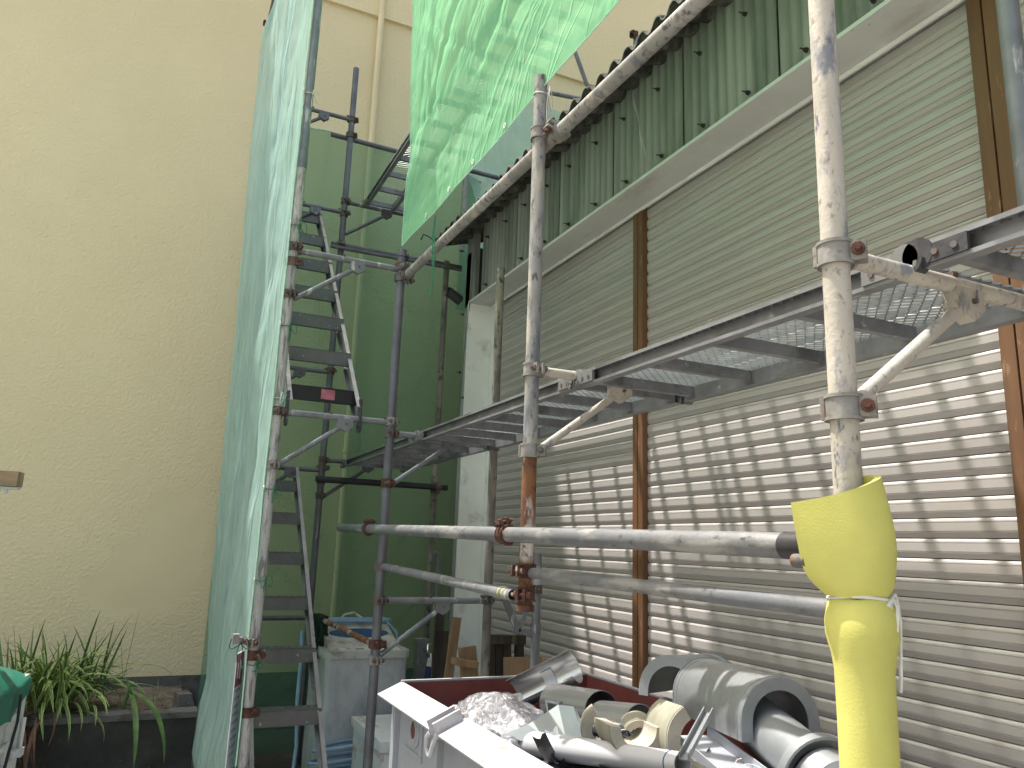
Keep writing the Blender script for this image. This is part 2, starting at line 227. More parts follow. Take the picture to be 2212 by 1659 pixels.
def bag_mat():
    m = bpy.data.materials.new('clear_plastic'); m.use_nodes = True
    t = m.node_tree; N = t.nodes; L = t.links; N.remove(N['Principled BSDF'])
    tc = N.new('ShaderNodeTexCoord'); n = N.new('ShaderNodeTexNoise'); n.inputs['Scale'].default_value = 16; n.inputs['Detail'].default_value = 7; n.inputs['Distortion'].default_value = 1.5
    L.new(tc.outputs['Object'], n.inputs[0])
    bp = N.new('ShaderNodeBump'); bp.inputs['Strength'].default_value = 1.0; bp.inputs['Distance'].default_value = 0.04; L.new(n.outputs[0], bp.inputs['Height'])
    g = N.new('ShaderNodeBsdfGlossy'); g.inputs['Roughness'].default_value = 0.12; g.inputs['Color'].default_value = (0.7, 0.71, 0.75, 1)
    d = N.new('ShaderNodeBsdfDiffuse'); d.inputs[0].default_value = (0.42, 0.43, 0.47, 1); tr = N.new('ShaderNodeBsdfTransparent')
    L.new(bp.outputs[0], g.inputs['Normal']); L.new(bp.outputs[0], d.inputs['Normal'])
    a = N.new('ShaderNodeMixShader'); a.inputs[0].default_value = 0.60; L.new(d.outputs[0], a.inputs[1]); L.new(g.outputs[0], a.inputs[2])
    c = N.new('ShaderNodeMixShader'); c.inputs[0].default_value = 0.50; L.new(a.outputs[0], c.inputs[1]); L.new(tr.outputs[0], c.inputs[2])
    L.new(c.outputs[0], N['Material Output'].inputs[0]); return m
M['bag'] = bag_mat()

# ------------------------------------------------------------------ mesh builder
ORG = {}
def basis(d):
    d = V(d).normalized()
    u = d.cross(V((0, 0, 1)))
    if u.length < 1e-4: u = V((1, 0, 0))
    u.normalize(); return u, d.cross(u).normalized(), d
class B:
    def __init__(s): s.v = []; s.f = []; s.mi = []
    def add(s, vs, fs, mi=0):
        o = len(s.v); s.v += [tuple(x) for x in vs]; s.f += [tuple(i + o for i in f) for f in fs]; s.mi += [mi] * len(fs); return s
    def box(s, c, size, rot=None, mi=0):
        x, y, z = (q / 2 for q in size); c = V(c)
        p = [V((a * x, b * y, d * z)) for d in (-1, 1) for b in (-1, 1) for a in (-1, 1)]
        if rot is not None: p = [rot @ q for q in p]
        return s.add([q + c for q in p], [(0, 2, 3, 1), (4, 5, 7, 6), (0, 1, 5, 4), (2, 6, 7, 3), (0, 4, 6, 2), (1, 3, 7, 5)], mi)
    def bb(s, lo, hi, mi=0): return s.box([(a + b) / 2 for a, b in zip(lo, hi)], [b - a for a, b in zip(lo, hi)], None, mi)
    def bar(s, p0, p1, wu, wv, up=(0, 0, 1), mi=0):
        p0, p1 = V(p0), V(p1); d = (p1 - p0).normalized(); u = d.cross(V(up))
        if u.length < 1e-4: u = V((1, 0, 0))
        u.normalize(); v = u.cross(d).normalized()
        return s.box((p0 + p1) / 2, (wu, (p1 - p0).length, wv), Matrix((u, d, v)).transposed(), mi)
    def tube(s, p0, p1, r, n=20, r2=None, wall=0.003, mi=0):
        """hollow tube with visible wall at both ends"""
        p0, p1 = V(p0), V(p1); u, v, d = basis(p1 - p0); r2 = r if r2 is None else r2
        ri, ri2 = max(r - wall, r * .3), max(r2 - wall, r2 * .3); vs = []; dep = min(0.08, (p1 - p0).length * .4)
        rings = [(p0 + d * dep, ri), (p0, ri), (p0, r), (p1, r2), (p1, ri2), (p1 - d * dep, ri2)]
        for c, q in rings:
            for i in range(n):
                a = 2 * math.pi * i / n; vs.append(c + (u * math.cos(a) + v * math.sin(a)) * q)
        fs = [(k * n + i, k * n + (i + 1) % n, (k + 1) * n + (i + 1) % n, (k + 1) * n + i) for k in range(5) for i in range(n)]
        return s.add(vs, fs, mi)
    def cyl(s, p0, p1, r, n=12, r2=None, mi=0):
        p0, p1 = V(p0), V(p1); u, v, d = basis(p1 - p0); r2 = r if r2 is None else r2
        vs = [c + (u * math.cos(2 * math.pi * i / n) + v * math.sin(2 * math.pi * i / n)) * q for c, q in ((p0, r), (p1, r2)) for i in range(n)]
        fs = [(i, (i + 1) % n, n + (i + 1) % n, n + i) for i in range(n)] + [tuple(range(n))[::-1], tuple(range(n, 2 * n))]
        return s.add(vs, fs, mi)
    def ring(s, c, ax, ri, ro, h, n=20, a0=0, a1=360, ref=None, mi=0):
        c = V(c); u, v, d = basis(ax)
        if ref is not None:
            u = (V(ref) - d * V(ref).dot(d)).normalized(); v = d.cross(u)
        full = abs(a1 - a0) >= 360; m = n if full else n + 1; vs = []
        for i in range(m):
            a = R(a0 + (a1 - a0) * i / n); e = u * math.cos(a) + v * math.sin(a)
            for q, hh in ((ri, -h / 2), (ro, -h / 2), (ro, h / 2), (ri, h / 2)): vs.append(c + e * q + d * hh)
        fs = []
        for i in range(n):
            j = (i + 1) % m
            for k in range(4): fs.append((i * 4 + k, i * 4 + (k + 1) % 4, j * 4 + (k + 1) % 4, j * 4 + k))
        if not full: fs += [(0, 1, 2, 3), tuple((m - 1) * 4 + k for k in (3, 2, 1, 0))]
        return s.add(vs, fs, mi)
    def path(s, pts, r, n=6, mi=0):
        pts = [V(p) for p in pts]; vs = []; u = None
        for i, p in enumerate(pts):
            d = (pts[min(i + 1, len(pts) - 1)] - pts[max(i - 1, 0)]).normalized()
            if u is None: u = basis(d)[0]
            u = (u - d * u.dot(d))
            u = u.normalized() if u.length > 1e-5 else basis(d)[0]
            v = d.cross(u); rr = r[i] if isinstance(r, (list, tuple)) else r
            vs += [p + (u * math.cos(2 * math.pi * k / n) + v * math.sin(2 * math.pi * k / n)) * rr for k in range(n)]
        m = len(pts)
        fs = [(i * n + k, i * n + (k + 1) % n, (i + 1) * n + (k + 1) % n, (i + 1) * n + k) for i in range(m - 1) for k in range(n)]
        fs += [tuple(range(n))[::-1], tuple(range((m - 1) * n, m * n))]
        return s.add(vs, fs, mi)
    def grid(s, fn, nu, nv, mi=0):
        vs = [fn(i / nu, j / nv) for j in range(nv + 1) for i in range(nu + 1)]
        fs = [(j * (nu + 1) + i, j * (nu + 1) + i + 1, (j + 1) * (nu + 1) + i + 1, (j + 1) * (nu + 1) + i) for j in range(nv) for i in range(nu)]
        return s.add(vs, fs, mi)
    def prism(s, prof, fn, mi=0):
        """closed 2-D profile, fn(p, end) -> 3-D for end 0 and 1"""
        n = len(prof); vs = [fn(p, 0) for p in prof] + [fn(p, 1) for p in prof]
        return s.add(vs, [(i, (i + 1) % n, n + (i + 1) % n, n + i) for i in range(n)] + [tuple(range(n))[::-1], tuple(range(n, 2 * n))], mi)
    def mesh(s, name, mats, org=(0, 0, 0), smooth=True, ang=35):
        o = V(org); me = bpy.data.meshes.new(name)
        me.from_pydata([(x[0] - o[0], x[1] - o[1], x[2] - o[2]) for x in s.v], [], s.f)
        for m in (mats if isinstance(mats, (list, tuple)) else [mats]): me.materials.append(M[m])
        if any(s.mi): me.polygons.foreach_set('material_index', s.mi)
        if smooth: me.shade_smooth(); me.set_sharp_from_angle(angle=R(ang))
        me.update(); return me
    def build(s, name, mats, parent=None, loc=None, smooth=True, ang=35):
        if parent is not None: org = ORG[parent.name]
        else: org = V(loc) if loc is not None else V(s.v[0])
        o = bpy.data.objects.new(name, s.mesh(name, mats, org, smooth, ang)); COL.objects.link(o)
        if parent is not None: o.parent = parent
        else: o.location = org
        ORG[o.name] = V(org); return o
def put(name, me, parent, loc, rz=0, scale=None, rot=None):
    o = bpy.data.objects.new(name, me); COL.objects.link(o); o.parent = parent; o.location = loc
    if rot is not None: o.rotation_euler = rot
    elif rz: o.rotation_euler = (0, 0, rz)
    if scale: o.scale = (scale,) * 3
    return o
def tag(o, label, cat, group=None):
    o['label'] = label; o['category'] = cat
    if group: o['group'] = group
    return o
def T(name, label, cat, loc, group=None):
    o = bpy.data.objects.new(name, None); COL.objects.link(o); o.location = loc; o.empty_display_size = 0.1
    ORG[o.name] = V(loc); return tag(o, label, cat, group)
def structure(o): o['kind'] = 'structure'; return o
def stuff(o): o['kind'] = 'stuff'; return o
def dup(root, off, label):
    r = root.copy(); COL.objects.link(r); r.location = V(root.location) + V(off); r['label'] = label; ORG[r.name] = V(r.location)
    for ch in list(root.children):
        c = ch.copy(); COL.objects.link(c); c.parent = r
        for g in list(ch.children):
            d = g.copy(); COL.objects.link(d); d.parent = c
    return r

def clamp(parent, c, axis, out, m='castlight', bm='rust', r=0.0243, name='clamp'):
    c, axis = V(c), V(axis).normalized(); out = V(out); out = (out - axis * out.dot(axis)).normalized(); side = axis.cross(out)
    k = r / 0.0243
    b = B(); b.ring(c, axis, r * 1.005, r * 1.26, 0.046 * k, 22)
    b.ring(c + axis * .02 * k, axis, r * 1.2, r * 1.36, 0.006, 22); b.ring(c - axis * .02 * k, axis, r * 1.2, r * 1.36, 0.006, 22)
    for sg in (-1, 1): b.bar(c + side * sg * .010 * k + out * r, c + side * sg * .012 * k + out * (r + .030 * k), 0.008, 0.036 * k, axis)
    b.cyl(c - out * (r * 1.3) - axis * .02, c - out * (r * 1.3) + axis * .02, 0.0075 * k, 10)
    o = b.build(name, m, parent)
    q = c + out * (r + .016 * k); b = B(); b.cyl(q - side * .034 * k, q + side * .030 * k, 0.0062 * k, 8); b.cyl(q + side * .017 * k, q + side * .031 * k, 0.0115 * k, 6)
    b.cyl(q - side * .024 * k, q - side * .017 * k, 0.012 * k, 10)
    b.build('bolt', bm, o)
    return o
def tie(parent, c, m='rope', r=0.0275, size=0.05, seed=0, out=(1, -1, 0), axis=(0, 0, 1)):
    rnd = random.Random(seed); c = V(c); u, v, d = basis(axis); out = V(out).normalized(); sd = out.cross(V((0, 0, 1))).normalized()
    b = B(); b.path([c + (u * math.cos(a) + v * math.sin(a)) * r + d * .004 * math.sin(a) for a in [2 * math.pi * i / 18 for i in range(19)]], 0.0022, 5)
    k = c + out * r
    for sg in (-1, 1):
        a = rnd.uniform(.6, 1.3)
        b.path([k + sd * sg * size * .9 * math.sin(t * math.pi) * (0.5 + t) * a + V((0, 0, size * .55 * math.sin(2 * math.pi * t) * a - .2 * size * t)) + out * .012 * math.sin(t * 3) for t in [i / 10 for i in range(11)]], 0.0021, 5)
        ln = rnd.uniform(1.0, 2.0) * size
        b.path([k + sd * sg * (.25 * size * t + .1 * size * math.sin(t * 4)) + V((0, 0, -ln * t)) for t in [i / 6 for i in range(7)]], 0.002, 5)
    b.ring(k, sd, 0.0015, 0.0065, 0.01, 8)
    return b.build('tie_cord', m, parent)

def half_shell(P0, axis, up, ro, ln, wall, a0, a1, name_prop=None, n=30):
    """open shell: returns builder with thickness"""
    b = B(); u, v, d = None, None, V(axis).normalized(); up = V(up); up = (up - d * up.dot(d)).normalized(); sd = d.cross(up); vs = []
    for i in range(n + 1):
        a = R(a0 + (a1 - a0) * i / n); e_ = up * math.cos(a) + sd * math.sin(a)
        for tt in (0, ln):
            for q in (ro, ro - wall): vs.append(V(P0) + d * tt + e_ * q)
    fs = []
    for i in range(n):
        o, q = i * 4, (i + 1) * 4; fs += [(o, q, q + 2, o + 2), (o + 1, o + 3, q + 3, q + 1), (o, o + 1, q + 1, q), (o + 2, q + 2, q + 3, o + 3)]
    fs += [(0, 2, 3, 1), (n * 4, n * 4 + 1, n * 4 + 3, n * 4 + 2)]
    return b.add(vs, fs)
# ------------------------------------------------------------------ ground
structure(B().bb((-60, -60, -0.3), (60, 60, 0)).build('ground', 'ground', None, (0, 0, 0), False))

structure(B().bb((.50, 4.3, .002), (2.25, 6.98, .012)).build('painted_shade_ground', 'concrete', None, (1.3, 5.5, 0), False))  # dark sheet stands in for the shade under the lower stair and net

# ------------------------------------------------------------------ yellow building
WY = 7.0
yb = T('yellow_building', 'tall yellow stucco building filling the background', 'building', (0, WY, 0))
B().bb((-9, WY, 0.46), (15, WY + 9, 6.84)).build('wall', 'yellow', yb, smooth=False)
B().bb((-9, WY - 0.035, 6.84), (15, WY + 9, 10.5)).build('upper_wall', 'yellow', yb, smooth=False)
B().bb((-9, WY - 0.012, 0), (15, WY + 8.9, 0.455)).build('base_course', 'coping', yb, smooth=False)
b = B(); b.tube((1.56, WY - .055, 0.6), (1.56, WY - .055, 10.4), 0.031, 18)
dp = b.build('drain_pipe', 'yellowplain', yb)
for z in (5.4, 2.35, 8.2): B().ring((1.56, WY - .055, z), (0, 0, 1), 0.031, 0.037, 0.03).build('pipe_bracket', 'yellowplain', dp)

# ------------------------------------------------------------------ planter
pl = T('planter', 'dark mossy concrete planter wall along the foot of the yellow wall', 'planter', (-1.5, 5.96, 0))
B().bb((-6, 5.96, 0), (0.46, 6.08, 0.385)).build('front_wall', 'concrete', pl, smooth=False)
b = B(); b.grid(lambda u, v: (-6 + 6.46 * u, 5.955 + .13 * v, 0.386 + .016 * math.sin(v * math.pi) + .004 * math.sin(u * 90) + random.uniform(-.003, .003)), 120, 3)
b.bb((-6, 5.952, 0.35), (0.46, 5.958, 0.387)); b.build('coping', 'coping', pl)
B().bb((0.40, 6.083, 0), (0.46, 6.98, 0.37)).build('end_wall', 'concrete', pl, smooth=False)
so_ = B().grid(lambda u, v: (-6 + 6.40 * u, 6.085 + .9 * v, 0.375 + .02 * math.sin(u * 31) * math.sin(v * 5 + u * 12) + random.uniform(-.006, .006)), 160, 24).build('soil', 'soil', None, (-1, 6.5, 0.3))
structure(so_)
b = B(); rot_ = Matrix.Rotation(.2, 3, 'Z')
b.box((0.37, 6.16, 0.425), (0.09, 0.14, 0.10), rot_); tag(b.build('concrete_block', 'coping', None, (0.37, 6.16, 0.375), False), 'grey broken block on the soil by the net', 'block')

# ------------------------------------------------------------------ plants in the planter
def blade(L, W, rise, droop, fold=0.25, n=8):
    """leaf along +X from the origin: rises then droops"""
    pts = []
    for i in range(n + 1):
        t = i / n; a = rise - droop * t * t
        pts.append((t, a))
    x = z = 0; row = [(0, 0, rise)]
    for i in range(1, n + 1):
        t = i / n; a = rise - droop * t ** 1.3; x += L / n * math.cos(a); z += L / n * math.sin(a); row.append((x, z, a))
    b = B(); vs = []
    for i, (x, z, a) in enumerate(row):
        t = i / n; w_ = W * (0.55 + .45 * math.sin(min(1, t * 1.6) * math.pi / 2)) * (1 - t ** 3.2) + .0006
        for q in (-1, -.55, 0.0, .55, 1): vs.append((x - math.sin(a) * abs(q) * w_ * fold, q * w_, z + math.cos(a) * abs(q) * w_ * fold))
    fs = []; mi = []
    for i in range(n):
        for k in range(4): fs.append((i * 5 + k, i * 5 + k + 1, i * 5 + 5 + k + 1, i * 5 + 5 + k)); mi.append(1 if k in (0, 3) else 0)
    b.add(vs, fs); b.mi = mi; return b
var = [blade(random.uniform(.34, .50), random.uniform(.010, .0145), random.uniform(.7, 1.4), random.uniform(1.1, 2.3)).mesh('leaf', ['leaf', 'leafedge'], ang=80) for _ in range(14)]
upr = [blade(random.uniform(.40, .62), .008, random.uniform(1.2, 1.45), random.uniform(.1, .5)).mesh('leaf', ['reed', 'reed'], ang=80) for _ in range(6)]
dead = [blade(random.uniform(.28, .42), .007, random.uniform(.1, .5), random.uniform(1.6, 2.3)).mesh('leaf', ['dead', 'dead'], ang=80) for _ in range(5)]
pc = (-0.47, 6.21, 0.38)
cl = T('grass_clump', 'variegated green and cream grass clump hanging over the planter edge', 'plant', pc)
for i in range(250):
    a = random.uniform(0, 2 * math.pi); q = abs(random.gauss(0, .15))
    put('leaf', random.choice(var), cl, (math.cos(a) * q * 1.15, math.sin(a) * q * .8, random.uniform(0.0, .14)), 0, random.uniform(.75, 1.25), rot=(random.uniform(-.3, .3), random.uniform(-.35, .25), a + random.uniform(-.6, .6)))
for i in range(48):
    a = random.uniform(0, 2 * math.pi)
    put('leaf', random.choice(upr), cl, (random.uniform(-.30, .32), random.uniform(-.08, .16), .08), 0, random.uniform(.7, 1.12), rot=(random.uniform(-.25, .25), random.uniform(-.25, .2), a))
for i in range(60):
    a = random.uniform(-2.5, -1.2)
    put('leaf', random.choice(dead), cl, (random.uniform(-.34, .05), random.uniform(-.27, -.14), random.uniform(-.04, .06)), 0, random.uniform(.8, 1.4), rot=(random.uniform(-.3, .3), random.uniform(-.1, .5), a)).name = 'dead_leaf'
rd = T('reed_plant', 'tall thin green reed standing alone against the yellow wall', 'plant', (-0.03, 6.35, 0.38))
tall = [blade(L_, W_, ri, dr).mesh('leaf', ['reed', 'reed'], ang=80) for L_, W_, ri, dr in ((.68, .0105, 1.5, .03), (.50, .009, 1.42, .04), (.42, .009, 1.1, .1), (.34, .008, .95, .1), (.30, .007, 1.5, .2))]
for i, (dx, a) in enumerate(((0, .1), (.03, 3.3), (-.1, -.1), (-.12, .2), (-.1, 2.4))): put('leaf', tall[i], rd, (dx, 0, 0), a)
bl = T('broad_reed', 'broad bent reed with two long blades drooping in front of the dark planter', 'plant', (0.0, 6.10, 0.40))
B().path([(0, 6.10, .39), (0.015, 6.08, .47), (0.03, 6.04, .52), (.0, 6.05, .60)], [.011, .012, .012, .005], 7).build('stem', 'reed', bl)
for L_, W_, ri, dr, a in ((.68, .021, .1, 1.55, -1.05), (.62, .019, -.1, 1.5, -1.38)):
    put('leaf', blade(L_, W_, ri, dr, .15, 12).mesh('leaf', ['reed', 'reed'], ang=80), bl, (0.03, -.05, .11), a)
wd = T('weed', 'small sparse weeds growing in the soil beside the concrete block', 'plant', (0.10, 6.45, .38))
for i in range(14): put('leaf', random.choice(upr + var[:3]), wd, (random.uniform(-.12, .16), random.uniform(-.15, .2), -.01), 0, random.uniform(.15, .42), rot=(random.uniform(-.3, .3), random.uniform(-.3, .3), random.uniform(0, 6)))

# ------------------------------------------------------------------ truck corner at the left edge
TX, TY = -0.40, 4.0
tr = T('truck', 'white flatbed truck with dropside bed at left edge', 'truck', (TX, TY, 0)); tr.rotation_euler = (0, 0, -math.atan2(.124, .992)); ORG[tr.name] = V((0, 0, 0))
b = B(); b.bb((-.035, -2.0, .60), (0, -.035, .935)); sg_ = b.build('side_gate', 'truck', tr, smooth=False)
b = B()
for z in (.615, .70, .80, .915): b.bb((.0005, -1.99, z - .012), (.014, -.045, z + .012))
b.build('gate_rib', 'truck', sg_, smooth=False)
b = B()
for y in (-.13, -.55, -1.0, -1.5):
    for za, zb_ in ((.628, .688), (.714, .786)): B().bb((.001, y - .02, za), (.010, y + .02, zb_)).build('gate_stiffener', 'truck', sg_, smooth=False)
B().bb((-.05, -.032, .55), (.018, .03, .95)).build('corner_post', 'truck', tr, smooth=False)
b = B(); b.tube((.03, .0, .66), (.03, .0, .78), .008, 10); b.box((.028, -.005, .645), (.03, .05, .03)); b.cyl((.012, -.07, .655), (.045, -.07, .655), .013, 10); b.bar((.03, -.09, .655), (.03, .01, .645), .014, .02); b.build('latch', 'truck', tr)
B().bb((-1.40, -2.0, .54), (-.002, .0, .598)).build('bed_floor', 'truck', tr, smooth=False)
B().bb((-1.40, .0, .60), (-.052, .03, .935)).build('end_gate', 'truck', tr, smooth=False)
B().bb((-1.40, -2.0, .60), (-1.37, -.002, .935)).build('far_gate', 'truck', tr, smooth=False)
B().bb((-1.1, -2.0, .38), (-.3, .0, .53)).build('chassis', 'rubber', tr, smooth=False)
for x in (-.25, -1.15):
    wh = B().cyl((x - .07, -.7, .26), (x + .07, -.7, .26), .26, 28).build('wheel', 'rubber', tr); B().cyl((x + .071, -.7, .26), (x + .078, -.7, .26), .15, 20).build('rim', 'steelgrey', wh)
b = B(); b.tube((-.205, -.03, .60), (-.205, -.03, 1.725), .014, 12); b.tube((-1.2, -.03, .60), (-1.2, -.03, 1.725), .014, 12); b.bb((-1.3, -.055, 1.722), (-.122, -.005, 1.732)); b.cyl((-.170, -.03, 1.722), (-.170, -.03, 1.70), .010, 8, .004)
b.build('rack', 'truck', tr)
b = B(); rz = Matrix.Rotation(-math.atan2(.124, .992), 3, 'Z')
b.box(V((TX, TY, 0)) + rz @ V((-.712, -.03, 1.766)), (1.18, .09, .064), rz); tag(b.build('wooden_beam', 'beam', None, (TX, TY, 1.74), False), 'weathered wooden beam end resting on the white truck rack', 'beam')
def tarp_pt(u, v):
    # u across (0 far side, 1 hanging hem), v along the bed from the corner
    y = .035 - 1.95 * v; s = u * 1.55
    top = 1.015 - .03 * math.exp(-v * 30) + .018 * math.sin(v * 26 + u * 4) * (u > .3) + .010 * math.sin(v * 60)
    hem = (.90 - .09 * min(1, v * 8)) + .012 * math.sin(v * 45)
    if s < 1.28: x = -1.30 + s; z = top - .03 * max(0, (s - 1.1) / .18) ** 2
    else:
        t = (s - 1.28) / .27; x = -.02 + .05 * min(1, t * 3) + .008 * math.sin(v * 50) * t; z = top - .03 - (top - .03 - hem) * t
    if v < .02: z = min(z, top - .02) - .0
    return V((TX, TY, 0)) + rz @ V((x, y, z))
b = B(); b.grid(tarp_pt, 70, 80)
b.grid(lambda u, v: tarp_pt(u * .86, 0) + V((0, .012 * v, -.11 * v)), 40, 4)
tag(b.build('tarp', 'tarp', None, (TX, TY, .9), ang=80), 'dark green tarp draped over the white truck bed', 'tarp')
b = B(); b.path([V((TX, TY, 0)) + rz @ V(p) for p in ((.04, -.16, .90), (.045, -.17, .80), (.035, -.18, .70), (.03, -.21, .60), (.035, -.27, .545), (.04, -.36, .56), (.05, -.5, .60), (.05, -.8, .62))], .006, 8)
tag(b.build('rope', 'rope', None, (TX, TY, .6)), 'black rope hanging from the green tarp over the white truck gate', 'rope')

# ------------------------------------------------------------------ workshop
WX = 2.2; SX = 2.4
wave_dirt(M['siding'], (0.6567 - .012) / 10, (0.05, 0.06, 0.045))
sh = T('workshop', 'low workshop with green corrugated gable and white-framed roller shutters', 'building', (WX, 2.0, 0))
B().bb((SX + .06, -3.0, 0.02), (6.5, 5.88, 3.95)).build('inner_wall', 'inside', sh, smooth=False)
# corrugated wall slates, one piece each
PITCH = 0.6567
def sheet_pt(z0, z1, wdt, off, n=80, amp=.0065):
    b = B(); wl = wdt / 10
    prof = [(wdt * i / n, amp * math.sin(2 * math.pi * (wdt * i / n) / wl)) for i in range(n + 1)]
    vs = []
    for (y, a) in prof:
        vs += [(a + off, y, z0), (a + off, y, z1), (a + off + .006, y, z1), (a + off + .006, y, z0)]
    fs = []
    for i in range(n):
        for k in range(4): fs.append((i * 4 + k, (i + 1) * 4 + k, (i + 1) * 4 + (k + 1) % 4, i * 4 + (k + 1) % 4))
    fs += [(0, 1, 2, 3), (n * 4 + 3, n * 4 + 2, n * 4 + 1, n * 4)]
    return b.add(vs, fs)
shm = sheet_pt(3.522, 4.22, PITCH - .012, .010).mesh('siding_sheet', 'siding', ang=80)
hook = B()
hook.cyl((-.002, 0, 0), (-.012, 0, 0), .015, 10); hook.cyl((-.012, 0, 0), (-.024, 0, 0), .010, 6); hook.cyl((-.024, 0, 0), (-.050, 0, -.002), .004, 7)
hook.v = [(x * .8, y * .72, z * .72) for x, y, z in hook.v]
hkm = hook.mesh('hook_bolt', 'bolt')
for k in range(-6, 6):
    y0 = 2.208 + PITCH * k
    if y0 > 5.3: continue
    s_ = put('siding_sheet', shm, sh, (0.0, y0 + .004 - 2.0, 0)); s_.location.x = 0
    for z in (3.566, 3.967):
        for dy in (.17, .50): put('hook_bolt', hkm, s_, (.0, dy + .02 * random.uniform(-1, 1), z))
# white surround: soffit, jamb, fascia edge
B().bb((WX - .025, -1.6, 3.498), (SX + .055, 5.668, 3.516)).build('soffit', 'soffitpaint', sh, smooth=False)
B().bb((WX + .165, -1.6, 3.478), (WX + .175, 5.64, 3.4965)).build('shutter_drip', 'white', sh, smooth=False)
B().bb((WX - .025, 5.648, 0.0), (SX + .055, 5.668, 3.4965)).build('jamb', 'white', sh, smooth=False)
B().bb((SX - .02, 5.50, 0.0), (SX + .055, 5.645, 3.4965)).build('shutter_guide', 'white', sh, smooth=False)
# end strip of the front wall past the jamb, in two heights of sheet with a gap
for (y0, y1, z0, z1) in ((5.672, 5.775, 2.55, 3.515), (5.672, 5.775, 0.1, 2.535), (5.79, 5.885, 2.45, 4.0), (5.79, 5.885, 0.1, 2.435)):
    B().bb((WX + (.004 if y0 < 5.7 else .03), y0, z0), (WX + .06, y1, z1)).build('corner_panel', 'sidewhite', sh, smooth=False)
B().bb((WX + .062, 5.672, 0), (SX + .058, 5.88, 4.0)).build('corner_core', 'inside', sh, smooth=False)
B().bb((WX + .03, 5.672, 3.522), (WX + .06, 5.885, 4.2)).build('corner_panel', 'siding', sh, smooth=False)
for (y, z) in ((5.72, 2.72), (5.83, 2.95), (5.83, 3.45), (5.72, 1.62), (5.83, 2.25)): put('hook_bolt', hkm, sh, (.0, y - 2.0, z))
B().path([(2.185, 5.55, 4.05), (2.18, 5.62, 3.8), (2.178, 5.64, 3.5), (2.17, 5.70, 3.1), (2.168, 5.72, 2.7), (2.17, 5.76, 2.3), (2.17, 5.74, 1.9), (2.168, 5.77, 1.5), (2.17, 5.75, 1.0)], .004, 6).build('cable', 'cablegrey', sh)
# brown shutter posts
for (ya, yb_) in ((3.458, 3.552), (1.39, 1.492)):
    pz = T('shutter_post', 'x', 'post', (SX - .03, (ya + yb_) / 2, 0), 'brown shutter posts'); tag(pz, 'brown post between the two wider shutters in mid picture' if ya > 2 else 'brown post at the right edge behind the decks', 'post')
    ym = (ya + yb_) / 2; pz.location.x
    B().bb((SX - .03, ya, 0), (SX + .055, ym - .0035, 3.494)).build('post_half', 'post', pz, smooth=False)
    B().bb((SX - .03, ym + .0035, 0), (SX + .055, yb_, 3.494)).build('post_half', 'post', pz, smooth=False)
    B().bb((SX - .016, ym - .0034, 0), (SX + .05, ym + .0034, 3.477)).build('groove', 'bolt', pz, smooth=False)
# roller shutters: every slat a part
SP = 0.0665
prof = [(.0085, 0), (.0062, .0045), (.0028, .0125), (.0004, .0172), (.0022, .0182), (.0004, .0194), (.0020, .0206), (0, .0220), (0, .0465), (.0018, .0476), (.0002, .0486), (.0018, .0498), (.0002, .0510), (.0008, .0548), (.0026, .0582), (.0065, .0622), (.0100, .0629), (.016, .0629), (.016, 0)]
def shutter(y0, y1, label):
    t = T('roller_shutter', label, 'shutter', (SX, y0, 0), 'roller shutters of the workshop')
    b = B(); b.prism(prof, lambda p, e: (p[0], (y1 - y0) * e, p[1] * SP / .0655)); me = b.mesh('slat', 'slat', ang=30)
    for k in range(52): put('slat', me, t, (random.uniform(-.0007, .0007), 0, 3.494 - SP * (k + 1)))
    b = B(); b.bb((SX - .006, y0, 0.0), (SX + .02, y1, 3.494 - SP * 52 - .002)); b.build('bottom_bar', 'slat', t, smooth=False)
    B().bb((SX + .0165, y0, 0.01), (SX + .03, y1, 3.47)).build('backing', 'inside', t, smooth=False)
shutter(3.556, 5.496, 'grey roller shutter behind the bracket arms, nearest the yellow wall')
shutter(1.496, 3.454, 'grey roller shutter with the broadest sunlit dapples, between the brown posts')
shutter(-0.6, 1.386, 'grey roller shutter mostly out of frame, right of the right brown post')
# roof slates: big wave, each sheet a piece
RW = 0.131
def roof_mesh(nw):
    b = B(); n = nw * 14; vs = []
    for i in range(n + 1):
        y = RW * nw * i / n; a = .025 * math.copysign(abs(math.sin(2 * math.pi * y / RW)) ** .75, math.sin(2 * math.pi * y / RW))
        for (x, zt) in ((0, 0), (4.55, 1.37)): vs += [(x, y, a + zt - .010), (x, y, a + zt)]
    fs = []
    for i in range(n):
        o, q = i * 4, (i + 1) * 4
        fs += [(o, q, q + 1, o + 1), (o + 1, q + 1, q + 3, o + 3), (o + 3, q + 3, q + 2, o + 2), (o + 2, q + 2, q, o)]
    fs += [(0, 1, 3, 2), (n * 4 + 2, n * 4 + 3, n * 4 + 1, n * 4)]
    return b.add(vs, fs).mesh('roof_sheet', 'roof', ang=80)
rm = roof_mesh(5)
for k in range(12): put('roof_sheet', rm, sh, (1.93 - WX + random.uniform(-.012, .012), 5.95 - .655 * (k + 1) + random.uniform(-.004, .004) - 2.0, 4.052 + (.0 if k % 2 else .009)))
B().path([(1.93, 5.92, 4.09), (1.90, 5.96, 4.13), (1.86, 6.0, 4.16), (1.85, 6.03, 4.12)], .006, 6).build('loose_wire', 'bolt', sh)
